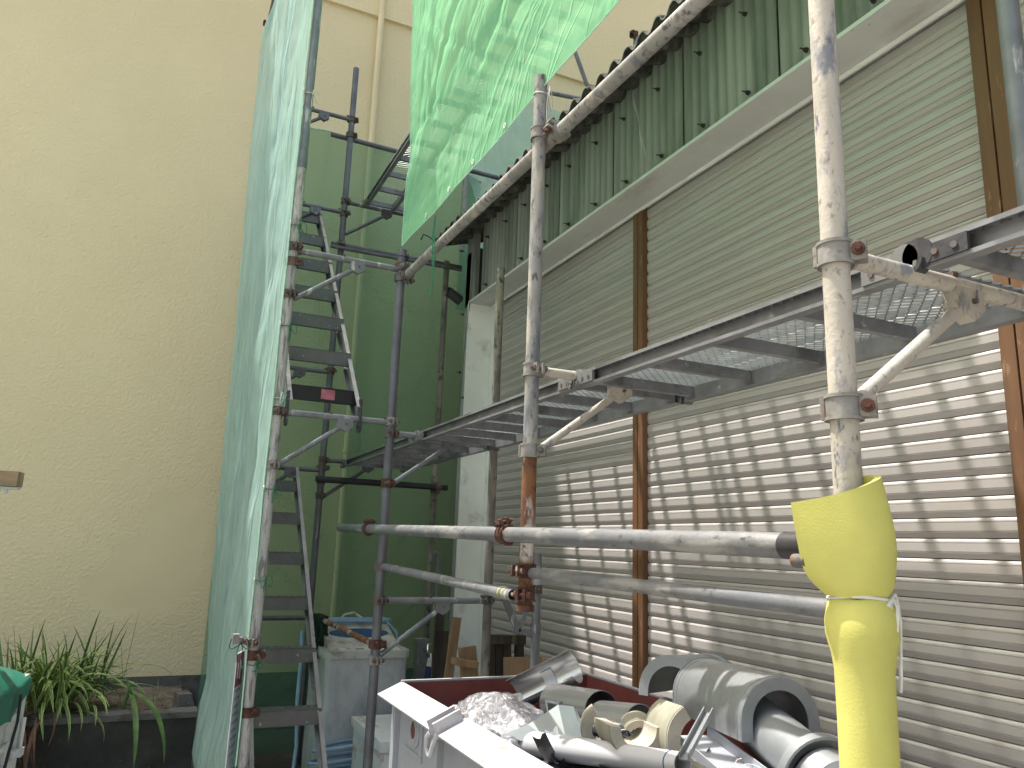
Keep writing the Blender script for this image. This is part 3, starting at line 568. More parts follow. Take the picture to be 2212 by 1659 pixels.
# elbow drain and stub on the corner
b = B(); b.tube((2.20, 5.93, 3.60), (2.07, 5.90, 3.655), .043, 20, wall=.004); tag(b.build('pipe_stub', 'pvcdark', None, (2.2, 5.93, 3.6)), 'short dark pipe stub with open end at the workshop corner', 'pipe')
b = B(); b.path([(2.13, 5.945, 1.10), (2.13, 5.945, 1.44), (2.122, 5.94, 1.475), (2.10, 5.935, 1.49), (2.075, 5.93, 1.482), (2.062, 5.925, 1.46), (2.06, 5.925, 1.42)], .022, 14)
tag(b.build('elbow_pipe', 'pvc', None, (2.12, 5.94, 1.15)), 'grey bent elbow pipe near the foot of the workshop corner', 'pipe')

# ------------------------------------------------------------------ scaffold standards
SG = 'scaffold standards'
def pole(label, x, y, z0, z1, m, group=SG, name='scaffold_pole', r=.0243):
    b = B(); b.tube((x, y, z0), (x, y, z1), r, 24); return tag(b.build(name, m, None, (x, y, z0)), label, 'pole', group)
P4 = (1.095, .975); P3 = (1.13, 2.305); P2 = (1.152, 4.1); L1 = (.545, 4.1); LB = (1.148, 5.9); LA = (.565, 5.9); WB = (1.775, 4.1); WA = (1.785, 1.02)
p4 = pole('thick cream-dusted pole nearest the camera, rising out of the yellow foam', *P4, 0, 5.6, 'cream')
p3 = pole('pole with bare rusty lower end hanging above the white skip', *P3, 1.868, 3.262, 'mid')
b = B(); b.tube((*P3, 1.365), (*P3, 1.866), .0243, 24); b.build('rusty_lower_tube', 'rusttube', p3)
B().ring((*P3, 1.362), (0, 0, 1), .012, .030, .02).build('foot_collar', 'rust', p3)
p2 = pole('dark grey pole just left of the white skip', *P2, 0, 3.21, 'dark')
l1 = pole('pale speckled pole along the edge of the pale teal net', *L1, 0, 3.62, 'speck')
B().tube((*L1, 3.622), (*L1, 6.9), .0243, 24).build('upper_tube', 'galv', l1); B().ring((*L1, 3.62), (0, 0, 1), .0244, .0262, .10, 22).build('sleeve', 'galv', l1)
B().tube((L1[0] + .002, L1[1] - .001, .02), (L1[0] + .002, L1[1] - .001, .42), .0262, 20).build('foot_sleeve', 'galv', l1)
lb = pole('dark pole standing behind the upper stair, its free top above the net', *LB, 0, 5.47, 'dark')
la = pole('dark pole hidden behind the pale teal net', *LA, 0, 6.15, 'dark')
wb = pole('pale mottled wall-side pole against the white jamb', *WB, 0, 3.215, 'mottle')
wa = pole('grey wall-side pole cut by the right edge of the picture', *WA, 0, 5.0, 'galv')
wc = pole('mottled dark pole at the far corner of the workshop', 2.06, 5.93, 0, 3.93, 'mottle')
sp = pole('short grey pole standing between the skip and the shutter', 2.005, 3.95, 0, 1.52, 'galv')
pole('pinkish pole stub seen under the bright green net', 2.237, 6.05, 4.1, 5.2, 'mid')
pr = pole('pole standing beyond the roof near the top of the picture, rusty coupler on top', 4.16, 6.2, 4.5, 7.05, 'galv')
clamp(pr, (4.16, 6.2, 7.03), (0, 0, 1), (-1, -.3, 0), 'rust', 'rust'); clamp(pr, (4.11, 6.17, 6.98), (1, .3, .4), (-.3, 0, 1), 'rust', 'rust')
# splice collars, stray clamps
for (o, c, ax, ou, m1, m2) in (
    (p4, (*P4, 2.100), (0, 0, 1), (.6, -.8, 0), 'castlight', 'rust'), (p4, (*P4, 1.812), (0, 0, 1), (.6, -.8, 0), 'castlight', 'rust'),
    (p3, (*P3, 3.03), (0, 0, 1), (.4, -.9, 0), 'castlight', 'rust'), (p3, (*P3, 2.145), (0, 0, 1), (.1, -1, 0), 'castlight', 'castdark'),
    (p3, (*P3, 1.868), (0, 0, 1), (.75, -.6, 0), 'castlight', 'castdark'), (p3, (*P3, 1.478), (0, 0, 1), (-1, -.3, 0), 'rust', 'rust'), (p3, (*P3, 1.405), (0, 0, 1), (-.7, -.7, 0), 'rust', 'rust'),
    (p2, (*P2, 3.105), (0, 0, 1), (.3, -.9, 0), 'castdark', 'castlight'), (p2, (*P2, 3.04), (0, 0, 1), (.9, -.3, 0), 'castdark', 'castdark'),
    (p2, (*P2, 2.205), (0, 0, 1), (.2, -1, 0), 'castlight', 'castdark'), (p2, (*P2, 2.14), (0, 0, 1), (.2, -1, 0), 'castdark', 'rust'), (p2, (*P2, 1.867), (0, 0, 1), (.3, -1, 0), 'rust', 'castdark'),
    (p2, (*P2, 1.425), (0, 0, 1), (.8, -.6, 0), 'castdark', 'rust'), (p2, (*P2, 1.254), (0, 0, 1), (.3, -1, 0), 'castdark', 'rust'), (p2, (*P2, 1.035), (0, 0, 1), (.9, -.4, 0), 'rust', 'rust'), (p2, (*P2, .957), (0, 0, 1), (.2, -1, 0), 'castlight', 'castdark'),
    (l1, (*L1, 3.105), (0, 0, 1), (.3, -1, 0), 'castdark', 'rust'), (l1, (*L1, 3.02), (0, 0, 1), (.9, -.5, 0), 'castdark', 'rust'), (l1, (*L1, 2.835), (0, 0, 1), (.2, -1, 0), 'castdark', 'rust'),
    (l1, (*L1, 2.20), (0, 0, 1), (.2, -1, 0), 'castdark', 'castdark'), (l1, (*L1, 1.922), (0, 0, 1), (.3, -1, 0), 'castlight', 'castdark'),
    (l1, (*L1, 1.055), (0, 0, 1), (-.6, -1, 0), 'castlight', 'rust'), (l1, (*L1, .995), (0, 0, 1), (.7, -.8, 0), 'rust', 'rust'), (l1, (*L1, .735), (0, 0, 1), (.8, -.6, 0), 'rust', 'rust'),
    (lb, (*LB, 4.99), (0, 0, 1), (1, -.4, 0), 'castdark', 'rust'), (lb, (*LB, 4.85), (0, 0, 1), (1, -.4, 0), 'castdark', 'rust'), (lb, (*LB, 4.26), (0, 0, 1), (.3, -1, 0), 'castdark', 'castdark'), (lb, (*LB, 4.15), (0, 0, 1), (.6, -1, 0), 'castdark', 'rust'),
    (lb, (*LB, 3.89), (0, 0, 1), (-.3, -1, 0), 'castdark', 'castlight'), (lb, (*LB, 2.84), (0, 0, 1), (.3, -1, 0), 'castdark', 'castdark'), (lb, (*LB, 2.15), (0, 0, 1), (.3, -1, 0), 'castdark', 'castdark'),
    (lb, (*LB, 2.09), (0, 0, 1), (.8, -.6, 0), 'castdark', 'castdark'), (lb, (*LB, 1.99), (0, 0, 1), (-.3, -1, 0), 'castdark', 'castlight'), (lb, (*LB, 1.88), (0, 0, 1), (.4, -1, 0), 'castdark', 'castdark'),
    (lb, (*LB, 1.01), (0, 0, 1), (.4, -1, 0), 'castdark', 'castdark'), (wb, (*WB, 1.26), (0, 0, 1), (-.2, -1, 0), 'castdark', 'castdark'), (wb, (*WB, 2.12), (0, 0, 1), (-.2, -1, 0), 'castdark', 'rust'), (sp, (2.005, 3.95, 1.33), (0, 0, 1), (-.8, -.8, 0), 'castdark', 'castdark'),
    (wc, (2.06, 5.93, 1.98), (0, 0, 1), (-.3, -1, 0), 'castdark', 'castdark'), (wa, (*WA, 2.1), (0, 0, 1), (-.2, -1, 0), 'castlight', 'rust')):
    clamp(o, c, ax, ou, m1, m2)
# flange of yellow/black dust on the near pole is part of its material; coupler stub with black tie on the left pole
b = B(); b.tube((.455, 4.06, 1.075), (.52, 4.10, 1.055), .017, 14); b.box((.45, 4.055, 1.077), (.03, .04, .045)); b.build('coupler_stub', 'castlight', l1)
tie(l1, (.485, 4.08, 1.065), 'rope', .02, .06, 3, (-.5, -1, 0))
tie(l1, (*L1, .47), 'rope', .027, .07, 4, (-.3, -1, 0)); tie(l1, (L1[0] + .01, L1[1], .46), 'netcord', .029, .05, 5, (.5, -1, 0))
for i, (z, m_) in enumerate(((5.68, 'rope'), (4.90, 'rope'), (4.03, 'wcord'), (3.23, 'gcord'), (2.66, 'gcord'), (2.27, 'netcord'), (1.80, 'gcord'), (1.35, 'gcord'), (.955, 'gcord'))): tie(l1, (*L1, z), m_, .0265, .045, 20 + i, (1, -.8, 0))

# ------------------------------------------------------------------ horizontal tubes
HG = 'horizontal scaffold tubes'
def rail(label, p0, p1, m, r=.0243, extra=(), name='scaffold_tube', group=HG):
    b = B(); b.tube(p0, p1, r, 24); o = tag(b.build(name, m, None, p0), label, 'tube', group)
    for (c, ou, m1, m2) in extra: clamp(o, c, V(p1) - V(p0), ou, m1, m2, r)
    return o
rail('long pale ledger tube under the roof edge, rising from the dark pole to the top', (1.172, 4.10, 3.045), (1.172, 0.2, 2.978), 'mid', .0243, [((1.172, 4.03, 3.044), (.3, 0, -1), 'castdark', 'castdark'), ((1.172, 2.23, 3.013), (-1, 0, .4), 'castlight', 'rust')])
fr = rail('thick long rail tube crossing in front of the shutters, ends at the yellow foam', (1.078, 4.82, 1.633), (1.078, 1.045, 1.570), 'rail', .0243, [((1.078, 4.13, 1.62), (0, 0, 1), 'rust', 'rust'), ((1.078, 2.36, 1.592), (-.3, 0, 1), 'rust', 'rust')])
B().tube((1.078, 1.11, 1.5712), (1.078, 1.047, 1.5701), .0247, 24).build('black_end', 'black', fr)
B().cyl((1.02, 1.03, 1.545), (1.02, 1.00, 1.545), .012, 12).build('end_bolt', 'castdark', fr)
lr_ = rail('thinner dusty tube below the long rail, from the rusty pole to the yellow foam', (1.135, 2.27, 1.472), (1.078, .995, 1.466), 'rail', .0170)
rb_ = rail('grey sloping tube with yellow tape bands running to the rusty pole end', (1.160, 4.07, 1.428), (1.112, 2.36, 1.398), 'galv', .0190)
for t in (.945, .965): B().ring(V((1.160, 4.07, 1.428)).lerp(V((1.112, 2.36, 1.398)), t), V((-.048, -1.71, -.03)), .0189, .0193, .007).build('tape_band', 'foam', rb_)
rail('rusty tube hung with dark netting above the washing machine', (1.150, 5.88, 1.03), (1.150, 4.08, 1.03), 'rusttube', .0170)
rail('black tube crossing the back net at half height', (1.10, 5.85, 2.0), (2.14, 5.85, 2.0), 'black', .0243, [((2.06, 5.85, 2.0), (0, 0, -1), 'castdark', 'castdark')])
rail('upper dark tube of the pair under the roof corner', (1.08, 5.95, 3.895), (2.20, 5.95, 3.90), 'dark', .0243)
rail('lower thin tube of the pair under the roof corner', (1.06, 5.86, 3.84), (2.17, 5.86, 3.85), 'dark', .0150)
rail('dark tube carrying the top hem of the back net', (1.015, 6.05, 4.90), (2.60, 6.05, 4.88), 'dark', .0213)
rail('tube beyond the pole top at the right end of the bright net', (2.70, 6.05, 5.87), (4.6, 6.05, 6.07), 'galv', .0213)
rail('slanting tube seen between bright net and roof edge', (3.30, 6.12, 6.68), (3.62, 6.12, 5.95), 'galv', .0213)
rail('tube along the top edge of the pale teal net, open end at the top left', (.43, 6.17, 5.78), (.43, 3.2, 5.86), 'dark', .0213, [((.43, 6.10, 5.78), (-1, 0, 0), 'rust', 'rust')])
rail('short tube clamped on top of the pale speckled pole', (.50, 4.06, 6.02), (1.2, 4.06, 6.02), 'black', .0243)
rail('short grey tube between wall-side pole and short pole behind the skip', (1.74, 4.02, 1.315), (2.03, 4.0, 1.325), 'galv', .0213)
rail('thin tube crossing behind the lower stair', (.52, 5.9, 1.0), (1.15, 5.9, 1.0), 'dark', .0170)

# ------------------------------------------------------------------ brackets
BG = 'scaffold brackets'
def bracket(label, x, y, z, x1, m, brace=True, zb=.275, xb=.34, cl='castdark'):
    t = T('scaffold_bracket', label, 'bracket', (x, y, z), BG); sgn = 1 if x1 > x else -1
    B().tube((x + sgn * .026, y, z), (x1, y, z), .0172, 18).build('arm', m, t)
    b = B(); b.box((x1 - sgn * .012, y, z + .022), (.014, .024, .016)); b.box((x + sgn * (abs(x1 - x) * .47), y, z + .020), (.016, .022, .010)); b.build('stop', 'castdark', t)
    if brace:
        pb = V((x + sgn * xb, y, z - .045))
        B().tube((x + sgn * .028, y, z - zb), pb, .0137, 16).build('brace', m, t)
        b = B(); b.prism([(-.03, .040), (.055, .040), (.055, -.002), (.018, -.030), (-.030, -.005)], lambda p, e: (pb.x + sgn * p[0], y + (-.016, .016)[e], pb.z + p[1])); b.build('gusset', m, t, smooth=False)
        B().cyl((pb.x + sgn * .02, y - .022, pb.z + .012), (pb.x + sgn * .02, y + .022, pb.z + .012), .006, 8).build('pin', 'castdark', t)
    B().ring((x + sgn * .030, y, z), (1, 0, 0), .012, .023, .022, 14).build('socket', cl, t)
    return t
bracket('dusty bracket on the near cream pole, carrying the two right-hand decks', *P4, 2.10, 1.775, 'cream', cl='castlight')
bracket('pale bracket on the pole with the rusty end, carrying the long deck', *P3, 2.145, 1.775, 'cream', cl='castlight')
bracket('grey bracket on the dark pole, under the far end of the long deck', *P2, 2.14, 1.775, 'galv')
bracket('lowest bracket on the dark pole, beside the washing machine', *P2, 1.255, 1.755, 'galv')
bracket('upper grey bracket between the speckled pole and the dark pole', *L1, 3.09, 1.128, 'galv')
bracket('middle grey bracket under the black stair tread', *L1, 2.20, 1.128, 'galv')
bracket('bracket high on the far dark pole, under the upper deck', *LB, 4.255, 1.78, 'dark')
bracket('bracket at half height of the far dark pole, under the far deck', *LB, 2.15, 1.78, 'dark')
for z, lbl in ((4.99, 'highest far bracket reaching left to the teal net'), (4.16, 'far bracket behind the top tread of the upper stair'), (2.83, 'far bracket behind the middle of the upper stair'), (2.07, 'far bracket at the top of the lower stair')):
    bracket(lbl, *LA, z, 1.122, 'dark')
# v-shaped steel bracket on the short pole
t = T('support_bracket', 'grey V-shaped steel support on the short pole behind the skip', 'bracket', (2.005, 3.95, 1.2))
b = B(); b.bar((1.80, 3.95, 1.30), (1.90, 3.95, 1.10), .012, .035); b.bar((1.90, 3.95, 1.105), (1.985, 3.95, 1.10), .012, .03); b.bar((1.90, 3.95, 1.11), (1.955, 3.95, 1.23), .010, .022); b.build('arm', 'galv', t, smooth=False)
B().ring((2.005, 3.95, 1.115), (0, 0, 1), .0245, .030, .06).build('sleeve', 'galv', t); B().ring((2.005, 3.95, 1.375), (0, 0, 1), .0245, .031, .05).build('sleeve', 'steelgrey', t)

# ------------------------------------------------------------------ decks
def deck(label, y0, y1, z, x0=1.30, x1=1.775, hookm='deckmesh', split=False, cell=(.034, .0165, .0028, .0055), gap=.29):
    t = T('scaffold_deck', label, 'deck', (x0, y0, z), 'mesh scaffold decks')
    for xs, sg in ((x0, 1), (x1, -1)):
        b = B(); pr_ = [(0, 0), (.030, 0), (.030, -.054), (0, -.054), (0, -.045), (.003, -.045), (.003, -.050), (.026, -.050), (.026, -.004), (.003, -.004), (.003, -.010), (0, -.010)]
        b.prism(pr_, lambda p, e: (xs + sg * p[0], (y0, y1)[e], z + p[1])); rl = b.build('side_rail', 'deck', t, smooth=False)
        for ye, s2 in ((y0, -1), (y1, 1)):
            b = B(); b.cyl((xs + sg * -.006, ye + s2 * .012, z - .022), (xs + sg * .006, ye + s2 * .012, z - .022), .033, 18); b.bb((xs - .005, min(ye - s2 * .09, ye + s2 * .01), z - .046), (xs + .005, max(ye - s2 * .09, ye + s2 * .01), z - .010))
            b.ring((xs, ye + s2 * .022, z - .034), (1, 0, 0), .018, .026, .03, 14, 180, 360, (0, 1, 0))
            hk = b.build('end_hook', hookm, t)
            for q in (-.025, -.065): B().cyl((xs - sg * .008, ye + s2 * q, z - .028), (xs - sg * .003, ye + s2 * q, z - .028), .007, 8).build('rivet', 'castdark', hk)
    n = max(3, int(round((y1 - y0) / gap)))
    for i in range(n + 1):
        y = y0 + .03 + (y1 - y0 - .06) * i / n + (random.uniform(-.065, .065) if gap < .2 and 0 < i < n else 0)  # close-set members are jittered to break up the shadow bars they cast
        b = B(); b.prism([(-.022, 0), (.022, 0), (.022, -.004), (.0, -.004), (.0, -.036), (-.022, -.036)], lambda p, e: ((x0 + .0305, x1 - .0305)[e], y + p[0], z - .008 + p[1])); b.build('cross_member', 'deck', t, smooth=False)
    if split: B().bb((x0 + .225, y0, z - .05), (x0 + .255, y1, z - .002)).build('centre_rail', 'deck', t, smooth=False)
    # expanded metal: zigzag strands
    b = B(); lx, ly, wv, th = cell; nx = int((x1 - x0 - .03) / lx); ny = int((y1 - y0 - .02) / ly)
    for j in range(ny):
        ya = y0 + .01 + ly * j; vs = []
        for i in range(2 * nx + 1):
            x = x0 + .015 + lx * i / 2; y = ya + (ly / 2 if (i + j) % 2 else -ly / 2) * .98
            vs += [(x, y - wv / 2, z - .0085), (x, y + wv / 2, z - .0085 + th)]
        b.add(vs, [(2 * i, 2 * i + 2, 2 * i + 3, 2 * i + 1) for i in range(2 * nx)])
    ms = b.build('mesh_panel', 'deckmesh', t, smooth=False); stuff(ms)
    return t
deck('nearest deck at the right edge, black hook plates on its rail', -.85, .945, 2.157, hookm='deckblack')
deck('long deck between near pole and rusty-ended pole', 1.0, 2.275, 2.155)
deck('deck with bright rail behind the rusty-ended pole', 2.335, 4.065, 2.158)
deck('far deck sloping out of sight behind the dark pole', 4.135, 5.865, 2.158)
ud = deck('upper deck in two strips hung at the left of the bright green net', 4.135, 5.865, 4.29, split=True, cell=(.040, .020, .0022, .003))
deck('upper deck showing darkly through the bright green net', 2.2, 4.065, 4.29, 1.32, 1.82, split=True, cell=(.040, .020, .0024, .003), gap=.185)  # member spacing and strand width made up to shape shadow bars on the shutters

# ------------------------------------------------------------------ stairs
def stairs(label, x0, x1, steps, blackfirst=False, ext0=.25, ext1=.15):
    t = T('scaffold_stair', label, 'stair', (x0, steps[0][0], steps[0][1]), 'aluminium scaffold stairs')
    y0, z0 = steps[0]; y1, z1 = steps[-1]; d = V((0, y1 - y0, z1 - z0)).normalized(); a = V((0, y0, z0)) - d * ext0; c = V((0, y1, z1)) + d * ext1
    for x in (x0, x1):
        b = B(); s = 1 if x == x0 else -1
        off = V((0, .045, .0))
        b.bar(a + V((x, 0, 0)) + off, c + V((x, 0, 0)) + off, .005, .085); st = b.build('stile', 'aluedge', t, smooth=False)
        b = B(); b.bar(a + V((x + s * .011, -.043, .043)) + off, c + V((x + s * .011, -.043, .043)) + off, .022, .004); b.bar(a + V((x + s * .011, .030, -.030)) + off, c + V((x + s * .011, .030, -.030)) + off, .022, .004); b.build('flange', 'aluedge', st, smooth=False)
    for k, (y, z) in enumerate(steps):
        b = B(); w_ = x1 - x0 - .006; xm = (x0 + x1) / 2
        b.box((xm, y + .05, z + .033), (w_, .11, .004)); b.box((xm, y - .003, z - .004), (w_, .004, .074)); b.box((xm, y + .009, z - .0415), (w_, .030, .004)); b.box((xm, y + .105, z + .012), (w_, .004, .038))
        m = 'blacktread' if (blackfirst and k == 0) else 'alu'
        td = b.build('tread', m, t, smooth=False)
        if m == 'blacktread':
            td['label'] = 'black lowest tread with a pink sticker'; B().box((xm + .03, y - .0058, z - .002), (.075, .0014, .055)).build('sticker', 'pink', td, smooth=False)
        else:
            b = B()
            for i in range(9):
                for j in range(2): b.cyl((x0 + .03 + .04 * i, y + .03 + .04 * j, z + .0353), (x0 + .03 + .04 * i, y + .03 + .04 * j, z + .0385), .004, 6)
            stuff(b.build('stud', 'alu', td))
    for x in (x0, x1):
        b = B(); q = a + V((x, .03, -.0)); b.bar(q + V((0, .0, .09)), q + V((0, -.01, -.06)), .014, .05); b.ring(q + V((0, -.01, -.06)), (1, 0, 0), .020, .034, .014, 14, 150, 400, (0, 1, 0)); b.build('hook', 'deckblack', t)
    return t
stairs('upper aluminium stair rising away behind the speckled pole, black lowest tread', .590, .975, [(4.19, 2.335), (4.418, 2.60), (4.70, 2.885), (4.985, 3.155), (5.285, 3.455), (5.60, 3.765), (5.91, 4.07)], True, .16)
stairs('lower aluminium stair between the speckled pole and the washing machine', .590, .965, [(3.86, .10), (4.125, .37), (4.393, .64), (4.667, .915), (4.965, 1.175), (5.23, 1.435), (5.49, 1.695), (5.735, 1.93)], False, .10)

# ------------------------------------------------------------------ nets
import mathutils.noise as mn
def fbm(x, y, s): return mn.fractal(V((x * s, y * s, 3.1)), 1.0, 2.0, 4)
# bright green net hung along the outer face, its lower corner on the dark pole
def bright(u, v):
    # u: 0 far (dark pole) .. 1 near; v: 0 lower edge .. 1 top
    y = 4.05 - 3.6 * u
    edge = .16 * math.sin(v * 1.3) * (1 - u) ** 8
    y += edge
    zl = 3.215 + .004 * math.sin(u * 30) - .012 * math.sin(min(1, u / .48) * math.pi) * (u < .48) + .02 * max(0, u - .48)
    z = zl + (5.7 - zl) * v
    dy, dz = 4.05 - y, z - 3.2
    th = math.atan2(dz, max(dy, -.2) + .3); rr = math.hypot(dy + .3, dz)
    wob = fbm(y, z, .9)
    def crease(t_, w_): return math.exp(-((t_ - round(t_)) / w_) ** 2)
    fold = .020 * min(1, rr) * (crease(th * 3.1 + .25 * wob, .06) - .15) + .010 * min(1, rr) * (crease(th * 7.3 + .5 * wob + .37, .09) - .25)
    fold += .010 * (crease(y * 1.55 + .16 * z + .3 * wob, .05) - .12) + .02 * fbm(y, z, .7)
    th2 = math.atan2(z - 3.2, 2.3 - y + .001); r2 = math.hypot(z - 3.2, 2.3 - y)
    fold += .010 * min(1, r2 * 2) * crease(th2 * 3.3 + .25 * wob, .06)
    fold *= min(1, .25 + u * 8)
    sag = .05 * math.sin(min(1, u * 2) * math.pi) * math.sin(min(1, v * 1.2) * math.pi)
    x = 1.135 + fold * (.12 + .88 * min(1, v * 6)) - sag + .03 * fbm(y, z, 1.6) * min(1, v * 5)
    return (x, y, z)
t = T('safety_net', 'bright green net hanging in a point above the roof edge', 'net', (1.135, 2.3, 3.2), 'scaffold safety nets')
B().grid(bright, 150, 110).build('mesh_cloth', 'net_bright', t, ang=180)
B().path([V(bright(i / 80, 0)) + V((-.003, 0, 0)) for i in range(81)], .0028, 6).build('hem', 'netcord', t)
B().path([V(bright(0, i / 60)) + V((-.003, 0, 0)) for i in range(61)], .0025, 6).build('hem', 'netcord', t)
for u in (.12, .215, .30, .395, .485, .63, .76):
    q = V(bright(u, .006)); B().ring(q + V((-.006, 0, .012)), (1, 0, 0), .006, .012, .003, 14).build('eyelet', 'wcord', t)
tie(t, (P2[0], P2[1], 3.17), 'rope', .0265, .025, 7, (1, -.4, 0))
tie(t, (P3[0], P3[1], 3.19), 'wcord', .0265, .06, 9, (1, -.7, 0))
q = V(bright(.155, 0)); b = B()
for k in range(2): b.path([q + V((.0, -.02 * k + .012 * math.sin(t_ * 6 + k), -.42 * t_ - .02)) for t_ in [i / 10 for i in range(11)]], .003, 5)
b.build('tie_cord', 'gcord', t)
# pale teal net down the left side
def sil(z):
    pts = [(0, .50), (.12, .47), (.25, .49), (.6, .505), (1.08, .479), (1.77, .456), (3, .44), (4.6, .395), (5.6, .385), (5.8, .43), (6.6, .45)]
    for (a, xa), (c, xc) in zip(pts, pts[1:]):
        if z <= c: return xa + (xc - xa) * (z - a) / (c - a)
    return pts[-1][1]
def teal(u, v):
    z = .06 + (5.74 + .0) * v; far = sil(z); y = 4.085 + 2.03 * u
    x = .512 + (far - .512) * min(1, u * 1.15)
    sc = .010 * (1 - u) ** 4 * math.sin(v * 46)
    cw = fbm(y, z, .8)
    f = .012 * math.exp(-((((u * 3.2 + z * .42 + .3 * cw) % 1) - .5) / .07) ** 2) + .012 * math.exp(-((((u * 4.6 - z * .23 + .3 * cw) % 1) - .5) / .06) ** 2) + .010 * math.sin(u * 34 + 3 * fbm(0, z, .6)) * (u > .02) + .018 * math.sin((u * 1.8 + z * .55) * 9 + 2 * fbm(y, z, .7)) * u * (1 - u) * 3 + .022 * fbm(y, z, 2.0)
    bul = -.03 * math.exp(-((z - .28) / .2) ** 2) * min(1, u * 2)
    return (x + f * min(1, u * 5) * (1 - .6 * u) + bul, y + sc, z)
t = T('safety_net', 'pale teal net sheet down the left side of the scaffold', 'net', (.45, 5.0, .1), 'scaffold safety nets')
B().grid(teal, 110, 260).build('mesh_cloth', 'net_teal', t, ang=180)
B().path([V(teal(0, i / 120)) + V((0, -.003, 0)) for i in range(121)], .004, 5).build('hem', 'netcord', t)
for z in (5.68, 4.90, 4.03, 3.23, 2.66, 1.80, 1.35): B().ring((.512, 4.075, z), (1, -.3, 0), .006, .014, .004, 12).build('eyelet', 'wcord', t)
# back net in front of the yellow wall
def back(u, v):
    x = .47 + 1.95 * u; top = 4.98 - .12 * u if u < 1 else 4.86
    z = .05 + (top - .05) * v
    return (x, 6.12 + .022 * fbm(x, z, 1.1) + .02 * math.sin(x * 5 + z * .4), z - .012 * math.sin(u * 40) * (v > .97))
t = T('safety_net', 'dark green see-through net across the back, in front of the yellow wall', 'net', (1.3, 6.12, .05), 'scaffold safety nets')
B().grid(back, 50, 100).build('mesh_cloth', 'net_back', t, ang=180)
B().path([V(back(i / 40, 1)) for i in range(41)], .006, 5).build('hem', 'netcord', t)
def back2(u, v):
    x = 2.25 + 2.2 * u; top = 5.82 + .12 * u; z = 3.6 + (top - 3.6) * v
    return (x, 6.16 + .05 * math.sin(x * 9 + z * 7) * .4 + .04 * fbm(x, z, 1.5), z - .05 * math.sin(u * math.pi))
t = T('safety_net', 'muted green net behind the roof edge, right of the bright net', 'net', (3.0, 6.16, 3.6), 'scaffold safety nets')
B().grid(back2, 60, 60).build('mesh_cloth', 'net_teal', t, ang=180)
def back3(u, v): return (4.20 + .55 * u, 6.2, 6.2 + (.72 - .18 * u) * v + .03 * math.sin(u * 9))
t = T('safety_net', 'small corner of teal net tied to the pole beyond the roof', 'net', (4.3, 6.2, 6.2), 'scaffold safety nets')
B().grid(back3, 12, 12).build('mesh_cloth', 'net_teal', t, ang=180)
# dark netting bundled over the rusty tube
b = B(); rnd = random.Random(5)
for i in range(46):
    y = 5.50 + rnd.gauss(0, .05); x0 = 1.15 + rnd.uniform(-.025, .025); ln = rnd.uniform(.12, .34)
    b.path([(x0 + .03 * math.sin(t_ * 5 + i) * t_, y + rnd.uniform(-.02, .02) + .03 * t_ * rnd.uniform(-1, 1), 1.055 - ln * t_) for t_ in [k / 6 for k in range(7)]], rnd.uniform(.004, .012), 5)
for i in range(12): b.ring((1.15, 5.50 + rnd.gauss(0, .05), 1.03), (rnd.uniform(-.3, .3), 1, rnd.uniform(-.2, .2)), .018, .030, .012, 10)
tag(b.build('net_bundle', 'netdark', None, (1.15, 5.5, 1.03)), 'bunched dark netting hung over the rusty tube by the washing machine', 'net bundle')

# ------------------------------------------------------------------ sign on the speckled pole
t = T('warning_sign', 'narrow magenta and white sign board tied behind the speckled pole', 'sign', (.475, 4.115, .55))
rs = Matrix.Rotation(R(70), 3, 'Z')
def sg(p): return V((.492, 4.15, .0)) + rs @ V(p)
def sbox(b, c, s_): b.box(sg(c), s_, rs)
b = B(); sbox(b, (0, 0, .735), (.15, .004, .54)); b.build('board', 'signwhite', t, smooth=False)
b = B(); sbox(b, (0, -.003, .925), (.148, .0016, .15)); b.build('magenta_panel', 'magenta', t, smooth=False)
b = B(); sbox(b, (.0, -.0045, .925), (.016, .001, .085)); sbox(b, (.015, -.0045, .93), (.06, .001, .014)); sbox(b, (-.045, -.0045, .925), (.012, .001, .07)); sbox(b, (.0, -.0045, .965), (.026, .001, .012)); b.build('lettering', 'label', t, smooth=False)
b = B()
for i in range(9): sbox(b, (-.005 * (i % 3), -.003, .83 - .036 * i), (.125 - .02 * (i % 3), .0014, .009))
b.build('small_print', 'signink', t, smooth=False)
b = B(); sbox(b, (.077, 0, .735), (.005, .010, .545)); b.build('board_edge', 'rubber', t, smooth=False)

# ------------------------------------------------------------------ foam sleeve on the near pole
t = T('foam_sleeve', 'yellow foam sleeve tied round the near pole', 'foam sleeve', (*P4, 0))
b = B(); n = 40; zs = [(0.02, .0455), (1.0, .0455), (1.30, .0455), (1.37, .0465), (1.395, .050), (1.425, .0575), (1.448, .058), (1.468, .054), (1.482, .050), (1.490, .047)]
vs = []
for z, r in zs:
    for i in range(n):
        a = 2 * math.pi * i / n; vs.append((P4[0] + .007 + r * math.cos(a), P4[1] - .006 + r * math.sin(a), z + .004 * math.sin(a * 3) * (z > 1.3)))
b.add(vs, [(k * n + i, k * n + (i + 1) % n, (k + 1) * n + (i + 1) % n, (k + 1) * n + i) for k in range(len(zs) - 1) for i in range(n)] + [tuple(range(n))[::-1]])
b.build('lower_sleeve', 'foam', t, ang=60)
def cr(pts, t_):
    n_ = len(pts) - 1; x = min(t_ * n_, n_ - 1e-6); i = int(x); f = x - i
    p = [V(pts[max(0, min(n_, i + k))]) for k in (-1, 0, 1, 2)]
    return .5 * ((2 * p[1]) + (p[2] - p[0]) * f + (2 * p[0] - 5 * p[1] + 4 * p[2] - p[3]) * f * f + (3 * p[1] - p[0] - 3 * p[2] + p[3]) * f ** 3)
px, py = P4
